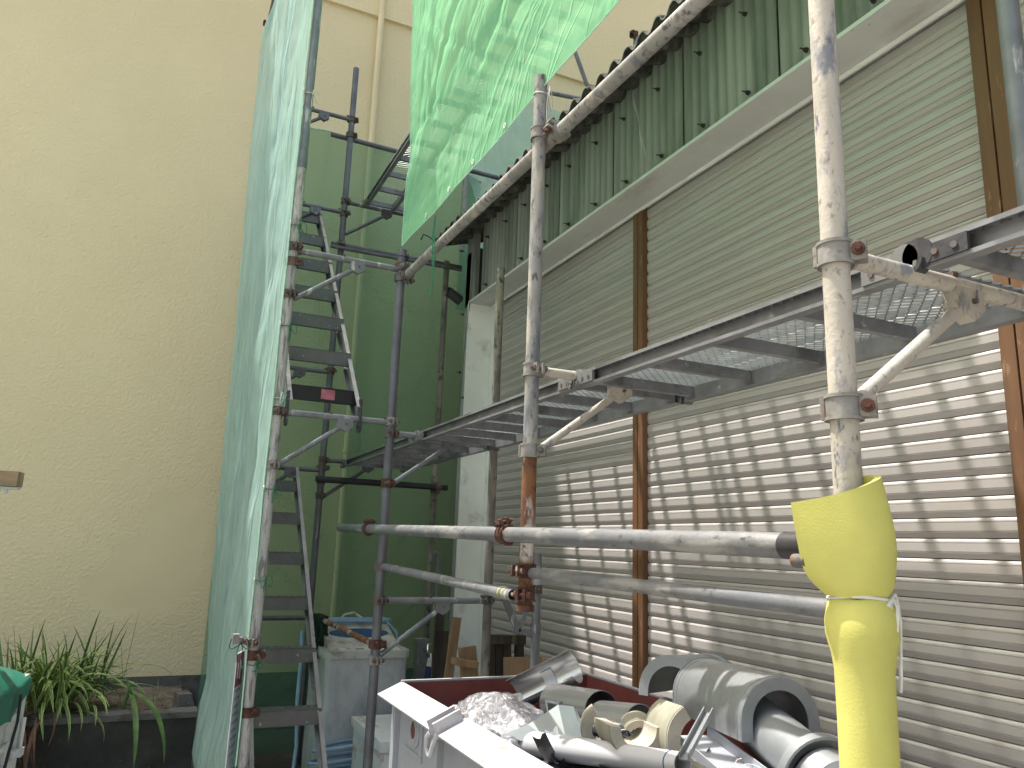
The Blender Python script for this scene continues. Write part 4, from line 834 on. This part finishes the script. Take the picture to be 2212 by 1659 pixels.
def fl(u, c, z): return (px + .76 * u - .65 * c, py - .65 * u - .76 * c, z)
A0 = [fl(-.046, .012, 1.490), fl(-.024, .044, 1.489), fl(.012, .045, 1.488), fl(.044, .030, 1.488), fl(.046, -.006, 1.489), fl(.028, -.036, 1.490)]
A1 = [fl(-.078, .030, 1.525), fl(-.032, .052, 1.518), (fl(.014, .060, 1.512)), fl(.052, .040, 1.513), fl(.062, .002, 1.516), fl(.042, -.026, 1.522)]
A2 = [fl(-.090, .038, 1.578), fl(-.034, .058, 1.582), fl(.018, .066, 1.585), fl(.058, .045, 1.588), fl(.066, .008, 1.592), fl(.046, -.020, 1.595)]
A3 = [fl(-.098, .040, 1.642), fl(-.044, .058, 1.652), fl(.004, .066, 1.666), fl(.040, .048, 1.682), fl(.050, .016, 1.692), fl(.030, -.004, 1.694)]
rows = [A0, A1, A2, A3]
def flap(u, v): return cr([tuple(cr(r_, u)) for r_ in rows], v)
b = B(); nu, nv, th = 44, 24, .012
P_ = [[flap(i / nu, j / nv) for i in range(nu + 1)] for j in range(nv + 1)]
def nrm(i, j):
    a = P_[j][min(i + 1, nu)] - P_[j][max(i - 1, 0)]; c = P_[min(j + 1, nv)][i] - P_[max(j - 1, 0)][i]; return a.cross(c).normalized()
vs = [P_[j][i] for j in range(nv + 1) for i in range(nu + 1)] + [P_[j][i] - nrm(i, j) * th for j in range(nv + 1) for i in range(nu + 1)]
W_ = nu + 1; off = W_ * (nv + 1); fs = []
for j in range(nv):
    for i in range(nu): q = j * W_ + i; fs += [(q, q + 1, q + W_ + 1, q + W_), (q + off, q + off + W_, q + off + W_ + 1, q + off + 1)]
for i in range(nu): q = i; fs.append((q, q + off, q + off + 1, q + 1)); q = nv * W_ + i; fs.append((q, q + 1, q + off + 1, q + off))
for j in range(nv): q = j * W_; fs.append((q, q + W_, q + off + W_, q + off)); q = j * W_ + nu; fs.append((q, q + off, q + off + W_, q + W_))
b.add(vs, fs); b.build('open_flap', 'foam', t, ang=50)
c = V((px + .006, py - .005, 1.4885)); b = B()
b.path([c + V((.0495 * math.cos(a), .0495 * math.sin(a), .003 * math.sin(a * 2))) for a in [2 * math.pi * i / 30 for i in range(31)]], .0028, 6)
k = c + V((.028, -.040, .002))
b.path([k + V(p) for p in ((0, 0, 0), (-.015, -.012, -.004), (-.026, -.014, -.012), (-.018, -.012, -.014), (-.003, -.004, -.002))], .0032, 6)
b.path([k + V(p) for p in ((0, 0, 0), (-.002, -.012, -.015), (-.007, -.014, -.035), (-.010, -.013, -.052))], [.0028, .003, .0036, .0045], 6)
b.path([k + V(p) for p in ((0, 0, 0), (.022, .01, .004), (.034, .016, -.012), (.036, .018, -.030), (.030, .016, -.036))], .0030, 6)
b.path([k + V(p) for p in ((0, 0, 0), (.014, .0, -.012), (.022, .004, -.04), (.023, .008, -.09), (.020, .008, -.13), (.017, .008, -.15))], .0034, 6)
b.build('string', 'wcord', t)

# ------------------------------------------------------------------ skip
BX0, BX1, BY0, BY1, BZ = 1.005, 1.895, 1.42, 3.20, 1.0
t = T('skip', 'white painted steel skip with red inside, heaped with scrap', 'skip', (1.45, 2.3, 0))
b = B(); e = .010
b.bb((BX0, BY0, .05), (BX0 + e, BY1, BZ - .052)); b.bb((BX1 - e, BY0, .05), (BX1, BY1, BZ)); b.bb((BX0 + e, BY1 - e, .05), (BX1 - e, BY1, BZ)); b.bb((BX0 + e, BY0, .05), (BX1 - e, BY0 + e, BZ)); b.bb((BX0 + e, BY0 + e, .05), (BX1 - e, BY1 - e, .07))
for x in (1.1, 1.7): b.bb((x, BY0, 0), (x + .1, BY1, .05))
b.build('body', 'binwhite', t, smooth=False)
b = B(); g = .003
b.bb((BX0 + e, BY0 + e, .072), (BX0 + e + g, BY1 - e, BZ - .004)); b.bb((BX1 - e - g, BY0 + e, .072), (BX1 - e, BY1 - e, BZ - .003)); b.bb((BX0 + e + g, BY1 - e - g, .072), (BX1 - e - g, BY1 - e, BZ - .003)); b.bb((BX0 + e + g, BY0 + e, .072), (BX1 - e - g, BY0 + e + g, BZ - .003))
b.build('lining', 'binred', t, smooth=False)
# sloping rim plate on the near-left side, notched at the lifting hook
rimprof = [(BX0 + .016, BZ), (BX0 - .085, BZ - .044), (BX0 - .083, BZ - .050), (BX0 - .002, BZ - .052), (BX0 + .012, BZ - .010)]
for (ya, yb2) in ((BY0, 2.50), (2.545, BY1 + .004)):
    b = B(); b.prism(rimprof, lambda p, e_: (p[0] + random.uniform(-.001, .001), (ya, yb2)[e_], p[1])); b.build('rim', 'binrim', t, smooth=False)
b = B(); b.bb((BX0 - .05, 2.502, BZ - .040), (BX0 + .010, 2.543, BZ - .034)); b.build('notch_plate', 'binwhite', t, smooth=False)
b = B(); b.bb((BX0 + e, BY1 - .012, BZ + .0005), (BX1, BY1 + .002, BZ + .006)); b.bb((BX1 - .012, BY0, BZ + .0005), (BX1 + .002, BY1 - .013, BZ + .006)); b.build('edge_bead', 'binrim', t, smooth=False)
b = B()
for y in (2.495, 2.55): b.box((BX0 - .045, y, BZ - .015), (.10, .012, .052), Matrix.Rotation(.42, 3, 'Y').inverted())
b.build('hook_bracket', 'binrim', t, smooth=False)
hx = BX0 - .062
B().path([(hx + .012, 2.52, BZ - .02), (hx - .006, 2.53, BZ - .05), (hx - .012, 2.55, BZ - .09), (hx - .010, 2.575, BZ - .125), (hx - .006, 2.60, BZ - .132), (hx - .010, 2.615, BZ - .11), (hx - .016, 2.60, BZ - .075), (hx - .014, 2.575, BZ - .055)], .0095, 10).build('lifting_hook', 'binrim', t)
# plate with round hole, ribs and corner post on the left face
b = B(); b.ring((BX0 - .0035, 2.955, .868), (1, 0, 0), .036, .062, .006, 28); b.build('hole_plate', 'binwhite', t, smooth=False)
B().cyl((BX0 - .0005, 2.955, .868), (BX0 - .004, 2.955, .868), .036, 26).build('hole', 'binred', t)
b = B(); b.ring((BX0 - .009, 2.955, .868), (1, 0, 0), .033, .038, .006, 28); b.build('hole_lip', 'binrim', t)
b = B(); b.bb((BX0 - .006, 2.86, .79), (BX0 - .0003, 2.888, .93)); b.bb((BX0 - .006, 2.86, .775), (BX0 - .0003, 3.06, .792)); b.build('stiffener_plate', 'binwhite', t, smooth=False)
for y in (3.172, 2.67, 2.10, 1.6): B().bb((BX0 - .022, y - .022, .05), (BX0 - .0003, y + .022, BZ - .055)).build('rib', 'binwhite', t, smooth=False)

# ------------------------------------------------------------------ scrap in the skip
GS = 'scrap in the skip'
# big half duct cover with end flanges
def duct_cover(label, P0, P1, ro, rw, drop, m):
    t = T('duct_cover', label, 'duct cover', P0, 'galvanised half duct covers'); P0, P1 = V(P0), V(P1); d = (P1 - P0).normalized(); ln = (P1 - P0).length
    sd = d.cross(V((0, 0, 1))).normalized(); up = sd.cross(d)
    pr_ = [(-ro, -drop)] + [(ro * math.cos(math.pi - math.pi * i / 26), ro * math.sin(math.pi - math.pi * i / 26)) for i in range(27)] + [(ro, -drop)]
    b = B(); n = len(pr_); vs = []
    for tt in (0, ln):
        for k in (1, 1 - .004 / ro):
            for p in pr_: vs.append(P0 + d * tt + sd * p[0] * k + up * p[1] * k)
    fs = []
    for i in range(n - 1): fs += [(i, i + 1, 2 * n + i + 1, 2 * n + i), (n + i, 3 * n + i, 3 * n + i + 1, n + i + 1)]
    for k in (0, n - 1): fs.append((k, n + k, 3 * n + k, 2 * n + k))
    b.add(vs, fs); b.build('shell', m, t, ang=50)
    for tt in (0.0, ln):
        b = B(); vs = []
        for hh in (-.003, .003):
            for k in (1.02, (ro - rw) / ro):
                for p in pr_: vs.append(P0 + d * (tt + hh) + sd * p[0] * k + up * (p[1] * k if p[1] > 0 else p[1]))
        fs = []
        for i in range(n - 1): fs += [(i, i + 1, n + i + 1, n + i), (2 * n + i, 3 * n + i, 3 * n + i + 1, 2 * n + i + 1), (i, 2 * n + i, 2 * n + i + 1, i + 1), (n + i, n + i + 1, 3 * n + i + 1, 3 * n + i)]
        fs += [(0, n, 3 * n, 2 * n), (n - 1, 3 * n - 1, 4 * n - 1, 2 * n - 1)]
        b.add(vs, fs); b.build('end_flange', 'zincdull', t, smooth=False)
        b = B(); s2 = .028 if tt == 0 else -.028; b.path([P0 + d * (tt + s2) + sd * p[0] * 1.004 + up * p[1] * (1.004 if p[1] > 0 else 1) for p in pr_], .0016, 5); b.build('seam', 'zincdull', t)
    return t
duct_cover('large shiny half-round duct cover lying on top of the scrap', (1.680, 1.775, 1.095), (1.790, 2.235, 1.085), .118, .032, .05, 'zinc')
duct_cover('dull half-round duct cover with its dark inside open to view, by the brown post', (1.785, 2.42, 1.055), (2.085, 2.575, 1.035), .130, .036, .02, 'zincdull')
b = B(); b.tube((1.730, 1.98, 1.085), (1.615, 1.585, 1.018), .074, 30, wall=.004); tag(b.build('duct_pipe', 'zincdull', None, (1.7, 1.9, 1.07)), 'grey duct pipe running out from under the large shiny cover', 'pipe', GS)
t = T('duct_elbow', 'segmented metal duct elbow with wide collar at the bottom right', 'duct elbow', (1.52, 1.42, .95))
b = B(); pts = [(1.615, 1.565, 1.000), (1.60, 1.50, .985), (1.585, 1.44, .94), (1.58, 1.42, .86)]
for i in range(3): b.cyl(pts[i], pts[i + 1], .090, 28, .092)
b.build('segments', 'zinc', t, ang=30)
b = B(); b.ring((1.618, 1.585, 1.005), (.28, 1, .17), .075, .112, .006, 34); b.ring((1.614, 1.572, 1.003), (.28, 1, .17), .107, .114, .03, 34); b.build('collar', 'zincdull', t)
# dark stainless trough leaning up to the far right
b = half_shell((1.43, 3.02, .955), (.17, -.19, .135), (-.62, -.5, .6), .066, .30, .002, 62, 298); tag(b.build('metal_trough', 'stainless', None, (1.36, 2.93, .94)), 'dark half-pipe trough leaning up out of the skip, tape inside', 'half pipe', GS)
b = half_shell((1.51, 2.93, 1.018), (.17, -.19, .135), (-.62, -.5, .6), .0625, .05, .002, 150, 250); tag(b.build('sticker_sheet', 'scrapw', None, (1.4, 2.9, .98)), 'torn pale label inside the dark trough', 'label', GS)
b = half_shell((1.545, 2.86, .960), (-.01, -.36, .035), (0, 0, 1), .068, .37, .002, -150, 165); tag(b.build('crushed_pipe', 'stainless', None, (1.54, 2.83, .96)), 'shiny split pipe with torn open end below the leaning trough', 'pipe', GS)
b = half_shell((1.495, 2.42, .985), (-.0, -.22, .03), (.4, 0, 1), .060, .23, .002, -120, 150); tag(b.build('crushed_pipe', 'stainless', None, (1.5, 2.3, .96)), 'short shiny split pipe in the middle of the heap', 'pipe', GS)
# white pipe along the left
b = B(); b.tube((1.185, 2.72, .880), (1.278, 1.69, 1.037), .046, 28, .029, .003); o = tag(b.build('white_pipe', 'whitepipe', None, (1.2, 2.3, .95)), 'long white plastic pipe lying along the near rim', 'pipe', GS)
B().ring(V((1.278, 1.69, 1.037)) + V((-.0035, .039, -.0060)), (.093, -1.03, .157), .0298, .0304, .004, 24).build('print_mark', 'blue', o)
# cream insulation half rings
def insul(label, c, axis, up, ro, ri, ln, a0, a1):
    t = T('insulation_shell', label, 'insulation', c, 'cream pipe insulation pieces'); d = V(axis).normalized()
    b = B(); b.ring(V(c) + d * ln / 2, d, ri, ro, ln, 26, a0, a1, up); b.build('foam_body', 'insul', t, ang=40)
    b = B(); b.ring(V(c) + d * (ln / 2 + .006), d, ro + .0004, ro + .002, ln, 26, a0, a1, up); b.build('jacket', 'insulback', t)
insul('cream U-shaped insulation half shell facing the camera', (1.290, 1.90, 1.075), (.35, 1, -.1), (0, 0, -1), .080, .050, .20, -95, 95)
insul('cream insulation half shell standing right of the U-shaped one', (1.415, 1.78, 1.06), (.35, 1, -.1), (-.9, .1, -.5), .100, .064, .22, -70, 90)
insul('cream curved insulation piece leaning left of the U-shaped one', (1.325, 2.12, 1.02), (.5, 1, .0), (-1, 0, -.2), .075, .045, .06, -80, 70)
insul('cream insulation piece half buried by the split pipe', (1.375, 2.02, 1.02), (.5, 1, .1), (0, 0, 1), .05, .03, .08, -60, 60)
# strut, tray, folded sheet
b = B(); p0, p1 = V((1.228, 1.62, 1.068)), V((1.425, 1.77, 1.134)); b.bar(p0, p1, .022, .003); b.bar(p0 + V((.007, -.009, .008)), p1 + V((.007, -.009, .008)), .003, .016); b.bar(p0 + V((-.007, .009, .008)), p1 + V((-.007, .009, .008)), .003, .016); tag(b.build('metal_strut', 'zincdull', None, p0, False), 'pale metal channel strut poking up in front of the shiny cover', 'strut', GS)
b = B(); b.bar((1.575, 2.06, 1.005), (1.43, 1.40, .93), .14, .004); b.bar((1.51, 2.075, 1.02), (1.365, 1.415, .945), .004, .035); b.bar((1.642, 2.045, 1.02), (1.497, 1.385, .945), .004, .035); tag(b.build('grey_tray', 'plasticgrey', None, (1.5, 1.7, .95), False), 'long pale grey cable tray under the large shiny cover', 'tray', GS)
b = B(); b.add([(1.13, 2.44, .955), (1.31, 2.40, 1.045), (1.345, 2.36, 1.045), (1.355, 2.30, .945), (1.28, 2.26, .915), (1.20, 2.40, .99)], [(0, 5, 4), (5, 1, 2, 3, 4)]); b.add([(1.132, 2.443, .953), (1.312, 2.403, 1.042), (1.347, 2.363, 1.042), (1.357, 2.303, .942), (1.282, 2.263, .912), (1.202, 2.403, .987)], [(4, 5, 0), (4, 3, 2, 1, 5)])
b.add([(1.345, 2.36, 1.045), (1.365, 2.37, 1.03), (1.372, 2.30, .93), (1.355, 2.30, .945)], [(0, 1, 2, 3)]); tag(b.build('folded_sheet', 'sheetgrey', None, (1.25, 2.35, .95), False), 'folded dull galvanised sheet beside the plastic bag', 'sheet', GS)
b = B(); b.bar((1.205, 2.30, .975), (1.30, 2.15, .965), .012, .008); tag(b.build('yellow_strip', 'insul', None, (1.2, 2.3, .97), False), 'thin cream strip lying on the white pipe', 'strip', GS)
# plastic bag
b = B(); nu, nv = 48, 28; rnd = random.Random(2)
def bag(u, v):
    a = u * 2 * math.pi; p = math.pi * (v - .5); x, y, z = math.cos(a) * math.cos(p), math.sin(a) * math.cos(p), math.sin(p)
    k = 1 + .20 * mn.fractal(V((x * 2.2, y * 2.2, z * 2.2)), .8, 2.1, 5) + .05 * math.sin(a * 9 + p * 6)
    return (1.215 + .165 * x * k, 2.66 + .25 * y * k, .915 + .115 * z * k)
b.grid(bag, nu, nv); tag(b.build('plastic_bag', 'bag', None, (1.215, 2.66, .9), ang=180), 'crumpled clear plastic bag against the red inside wall', 'bag', GS)
# bent scraps
rnd = random.Random(8); ms_ = ['scrapw', 'zincdull', 'stainless', 'plasticgrey', 'inside']
def scrap(c, sx, sy, m, label, rz, tilt, curl):
    b = B(); rm_ = Matrix.Rotation(rz, 3, 'Z') @ Matrix.Rotation(tilt, 3, 'X')
    def f(u, v, o=0):
        x = (u - .5) * sx; y = (v - .5) * sy; z = curl * (u - .5) ** 2 * sx * 3 + .008 * math.sin(v * 7 + rz) - o
        return V(c) + rm_ @ V((x, y, z))
    b.grid(lambda u, v: f(u, v), 8, 4); b.grid(lambda u, v: f(u, 1 - v, .0015), 8, 4)
    return tag(b.build('metal_scrap', m, None, c, ang=40), label, 'scrap', label.replace(' in the skip heap', 's in the skip heap'))
for i in range(64):
    x = rnd.uniform(1.20, 1.64); y = rnd.uniform(1.70, 2.75)
    if y < 2.0 and x < 1.30: y += .25
    scrap((x, y, rnd.uniform(.885, .965)), rnd.uniform(.04, .11), rnd.uniform(.025, .08), ms_[i % 5], ('small bent white scrap', 'small dull grey metal scrap', 'small shiny bent metal scrap', 'small pale grey plastic scrap', 'small black bent scrap')[i % 5] + ' in the skip heap', rnd.uniform(0, 6.3), rnd.uniform(-.8, .8), rnd.uniform(-.8, 1.1))
b = B()
for i in range(6):
    x, y = 1.40 + .02 * i, 2.05 + .03 * i
    b.path([(x + .06 * math.sin(t_ * 5 + i), y + .10 * t_ - .06 * i * .3, .99 + .035 * math.sin(t_ * 3.1 + i * .4)) for t_ in [k / 10 for k in range(11)]], .004, 6)
tag(b.build('wire_offcuts', 'zincdull', None, (1.4, 2.0, 1.0)), 'curled grey wire offcuts in the middle of the heap', 'wire', GS)
b = B(); rnd = random.Random(4)
for i in range(36):
    a0 = rnd.uniform(0, 6.3); c = V((1.395 + rnd.gauss(0, .012), 1.60 + rnd.gauss(0, .02), 1.0 + rnd.uniform(-.06, .055)))
    b.path([c + V((.018 * math.cos(a0 + t_ * 6), .02 * math.sin(a0 + t_ * 5), -.03 * t_ + .012 * math.sin(a0 + t_ * 4))) for t_ in [k / 8 for k in range(9)]], .0009, 4)
tag(b.build('white_netting', 'fiber', None, (1.395, 1.6, 1.0)), 'tangle of thin white netting below the metal strut', 'netting', GS)
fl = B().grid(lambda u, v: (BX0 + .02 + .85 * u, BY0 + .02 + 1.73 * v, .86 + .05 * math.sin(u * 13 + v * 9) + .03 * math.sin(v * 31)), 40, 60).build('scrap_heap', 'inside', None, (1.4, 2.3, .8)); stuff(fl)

# ------------------------------------------------------------------ things behind the skip
t = T('washing_machine', 'old grimy white washing machine with blue lid window', 'washing machine', (1.40, 5.2, 0))
x0, x1, y0, y1 = 1.135, 1.672, 5.15, 5.70
def rbox(b, lo, hi, r, n=6):
    """vertical-edge rounded box"""
    pr_ = []
    for (cx, cy, a) in ((hi[0] - r, hi[1] - r, 0), (lo[0] + r, hi[1] - r, 90), (lo[0] + r, lo[1] + r, 180), (hi[0] - r, lo[1] + r, 270)):
        for i in range(n + 1): q = R(a + 90 * i / n); pr_.append((cx + r * math.cos(q), cy + r * math.sin(q)))
    return b.prism(pr_, lambda p, e_: (p[0], p[1], (lo[2], hi[2])[e_]))
rbox(B(), (x0, y0, .04), (x1, y1, .815), .035).build('cabinet', 'washer', t, ang=40) if False else None
b = B(); rbox(b, (x0, y0, .04), (x1, y1, .815), .035); b.build('cabinet', 'washer', t)
b = B(); rbox(b, (x0 - .012, y0 - .015, .8155), (x1 + .012, y1 + .01, .862), .045); b.build('top_frame', 'washertop', t)
b = B(); b.prism([(y0 + .09, .8625), (y1, .8625), (y1, 1.0), (y1 - .12, .985), (y0 + .20, .90)], lambda p, e_: ((x0 + .03, x1 - .03)[e_], p[0], p[1])); b.build('lid', 'washertop', t)
lr = Matrix.Rotation(.315, 3, 'X')
b = B(); b.prism([(.205 * math.cos(q), .068 * math.sin(q) ) for q in [2 * math.pi * k / 36 for k in range(36)]], lambda p, e_: V((1.41, 5.455, .930 + .012 * e_)) + lr @ V((p[0], p[1], 0))); b.build('lid_window', 'blue', t, smooth=False)
b = B(); b.box((1.42, 5.20, .866), (.40, .075, .005), Matrix.Rotation(.12, 3, 'X')); lb_ = b.build('control_label', 'label', t, smooth=False)
b = B(); b.box((1.355, 5.20, .870), (.05, .03, .003)); b.box((1.28, 5.20, .870), (.03, .012, .003)); b.box((1.45, 5.195, .870), (.05, .045, .003)); b.build('print_mark', 'ink', lb_, smooth=False)
B().path([(1.30, 5.68, .985), (1.36, 5.70, 1.04), (1.42, 5.68, 1.055), (1.47, 5.64, 1.02)], .009, 8).build('handle', 'washertop', t)
b = B(); hp = []
for i in range(60):
    a = i / 60 * 2 * math.pi * 1.6; hp.append((1.40 + (.26 + .02 * math.sin(i)) * math.cos(a), 5.62 + .06 * math.sin(a), 1.0 + .015 * i / 60))
hp += [(1.62, 5.60, 1.02), (1.70, 5.55, .93), (1.72, 5.48, .75), (1.725, 5.45, .5), (1.72, 5.40, .2), (1.70, 5.3, .02)]
b.path(hp, .0115, 8); tag(b.build('blue_hose', 'hose', None, (1.4, 5.6, 1.0)), 'pale blue hose coiled on the washing machine lid', 'hose')
b = B(); pts = []
for i in range(140):
    a = i / 140 * 2 * math.pi * 5; pts.append((1.32 + (.26 + .015 * math.sin(i * .4)) * math.cos(a), 4.98 + .13 * math.sin(a), .03 + .36 * i / 140 + .03 * math.cos(a)))
b.path(pts, .0115, 8); tag(b.build('blue_hose', 'hose', None, (1.3, 5.0, .2)), 'pale blue hose coiled low in front of the washing machine', 'hose')
b = B(); b.path([(1.03, 5.5, .95), (1.02, 5.4, .8), (1.0, 5.3, .55), (1.0, 5.2, .3), (.96, 5.05, .1), (.90, 4.95, .02)], .011, 8); tag(b.build('blue_hose', 'hose', None, (1.0, 5.3, .5)), 'pale blue hose hanging straight down left of the washing machine', 'hose')
# tap post
t = T('tap_post', 'grey tap post with chrome tap and blue hose connector', 'tap', (1.92, 5.62, 0))
b = B(); b.bb((1.885, 5.60, 0), (1.955, 5.67, .845)); b.build('post', 'pvc', t, smooth=False); b = B(); b.bb((1.875, 5.59, .846), (1.965, 5.68, .875)); b.build('cap', 'pvc', t, smooth=False)
b = B(); b.cyl((1.935, 5.60, .80), (1.945, 5.53, .79), .014, 12); b.path([(1.945, 5.54, .79), (1.955, 5.50, .78), (1.955, 5.49, .74)], .013, 10); b.cyl((1.945, 5.55, .80), (1.945, 5.55, .845), .008, 8); b.box((1.945, 5.55, .848), (.05, .014, .008)); b.build('tap', 'chrome', t)
B().cyl((1.957, 5.49, .755), (1.945, 5.485, .70), .026, 14).build('hose_collar', 'label', t); B().cyl((1.945, 5.485, .70), (1.925, 5.475, .62), .020, 12).build('hose_connector', 'navy', t)
# rusty cabinet
t = T('metal_cabinet', 'low rusty pale metal cabinet between the dark pole and the skip', 'cabinet', (1.5, 4.55, 0))
B().bb((1.265, 4.24, 0), (1.76, 4.86, .470)).build('body', 'rustbox', t, smooth=False); B().bb((1.250, 4.225, .4715), (1.775, 4.875, .525)).build('top', 'rustbox', t, smooth=False)
# lumber leaning at the shutter
LGp = 'lumber leaning behind the skip'
def lumber(label, p0, p1, wu, wv, m, name='plank', cat='plank'):
    b = B(); b.bar(p0, p1, wu, wv, (0, -1, .3)); return tag(b.build(name, m, None, p0, False), label, cat, LGp)
lumber('tall pale plank leaning against the white jamb', (1.66, 4.55, .02), (1.79, 4.60, 1.12), .055, .02, 'plank')
lumber('tall dark reddish board left of the pale planks', (1.80, 4.96, .02), (1.83, 5.02, 1.14), .06, .03, 'darkwood')
lumber('narrow dark board behind the pale planks', (1.72, 4.75, .02), (1.77, 4.8, 1.02), .09, .02, 'darkwood')
lumber('orange-brown board leaning with a notch at its top', (1.86, 4.25, .02), (1.745, 4.30, .985), .10, .03, 'plank')
b = B(); b.box((1.72, 4.26, .905), (.13, .10, .035), Matrix.Rotation(.15, 3, 'Y')); tag(b.build('wood_offcut', 'plank', None, (1.72, 4.26, .9), False), 'pale wood block on the orange-brown board', 'wood block', LGp)
t = T('pallet', 'blackened broken timber pallet standing behind the skip', 'pallet', (2.01, 4.33, 0), LGp)
fz = Matrix.Rotation(-.16, 3, 'Z')
def fb(p): return V((2.01, 4.33, 0)) + fz @ V(p)
for x in (-.105, -.055, -.005): b = B(); b.bar(fb((x + .05, -.03, .03)), fb((x - .0, 0, 1.0)), .046, .04, (0, -1, 0)); b.build('board', 'darkwood', t, smooth=False)
b = B(); b.bar(fb((.09, -.02, .03)), fb((.075, 0, .99)), .045, .04, (0, -1, 0)); b.build('board', 'darkwood', t, smooth=False)
b = B(); b.bar(fb((-.14, -.01, 1.022)), fb((.105, -.01, 1.018)), .06, .05); b.build('top_rail', 'darkwood', t, smooth=False)
b = B(); b.bar(fb((-.13, -.02, .45)), fb((.105, -.02, .45)), .03, .05); b.build('cross_rail', 'darkwood', t, smooth=False)
b = B(); b.box((2.08, 4.22, .60), (.24, .018, .66), Matrix.Rotation(-.05, 3, 'Z') @ Matrix.Rotation(-.12, 3, 'X')); tag(b.build('plywood_sheet', 'ply', None, (2.08, 4.22, .3), False), 'pale plywood sheet left of the short grey pole', 'plywood', LGp)
b = B(); b.box((2.20, 4.05, .60), (.16, .018, .68), Matrix.Rotation(-.25, 3, 'Z') @ Matrix.Rotation(-.12, 3, 'X')); tag(b.build('plywood_sheet', 'ply', None, (2.2, 4.05, .3), False), 'pale plywood sheet right of the short grey pole', 'plywood', LGp)
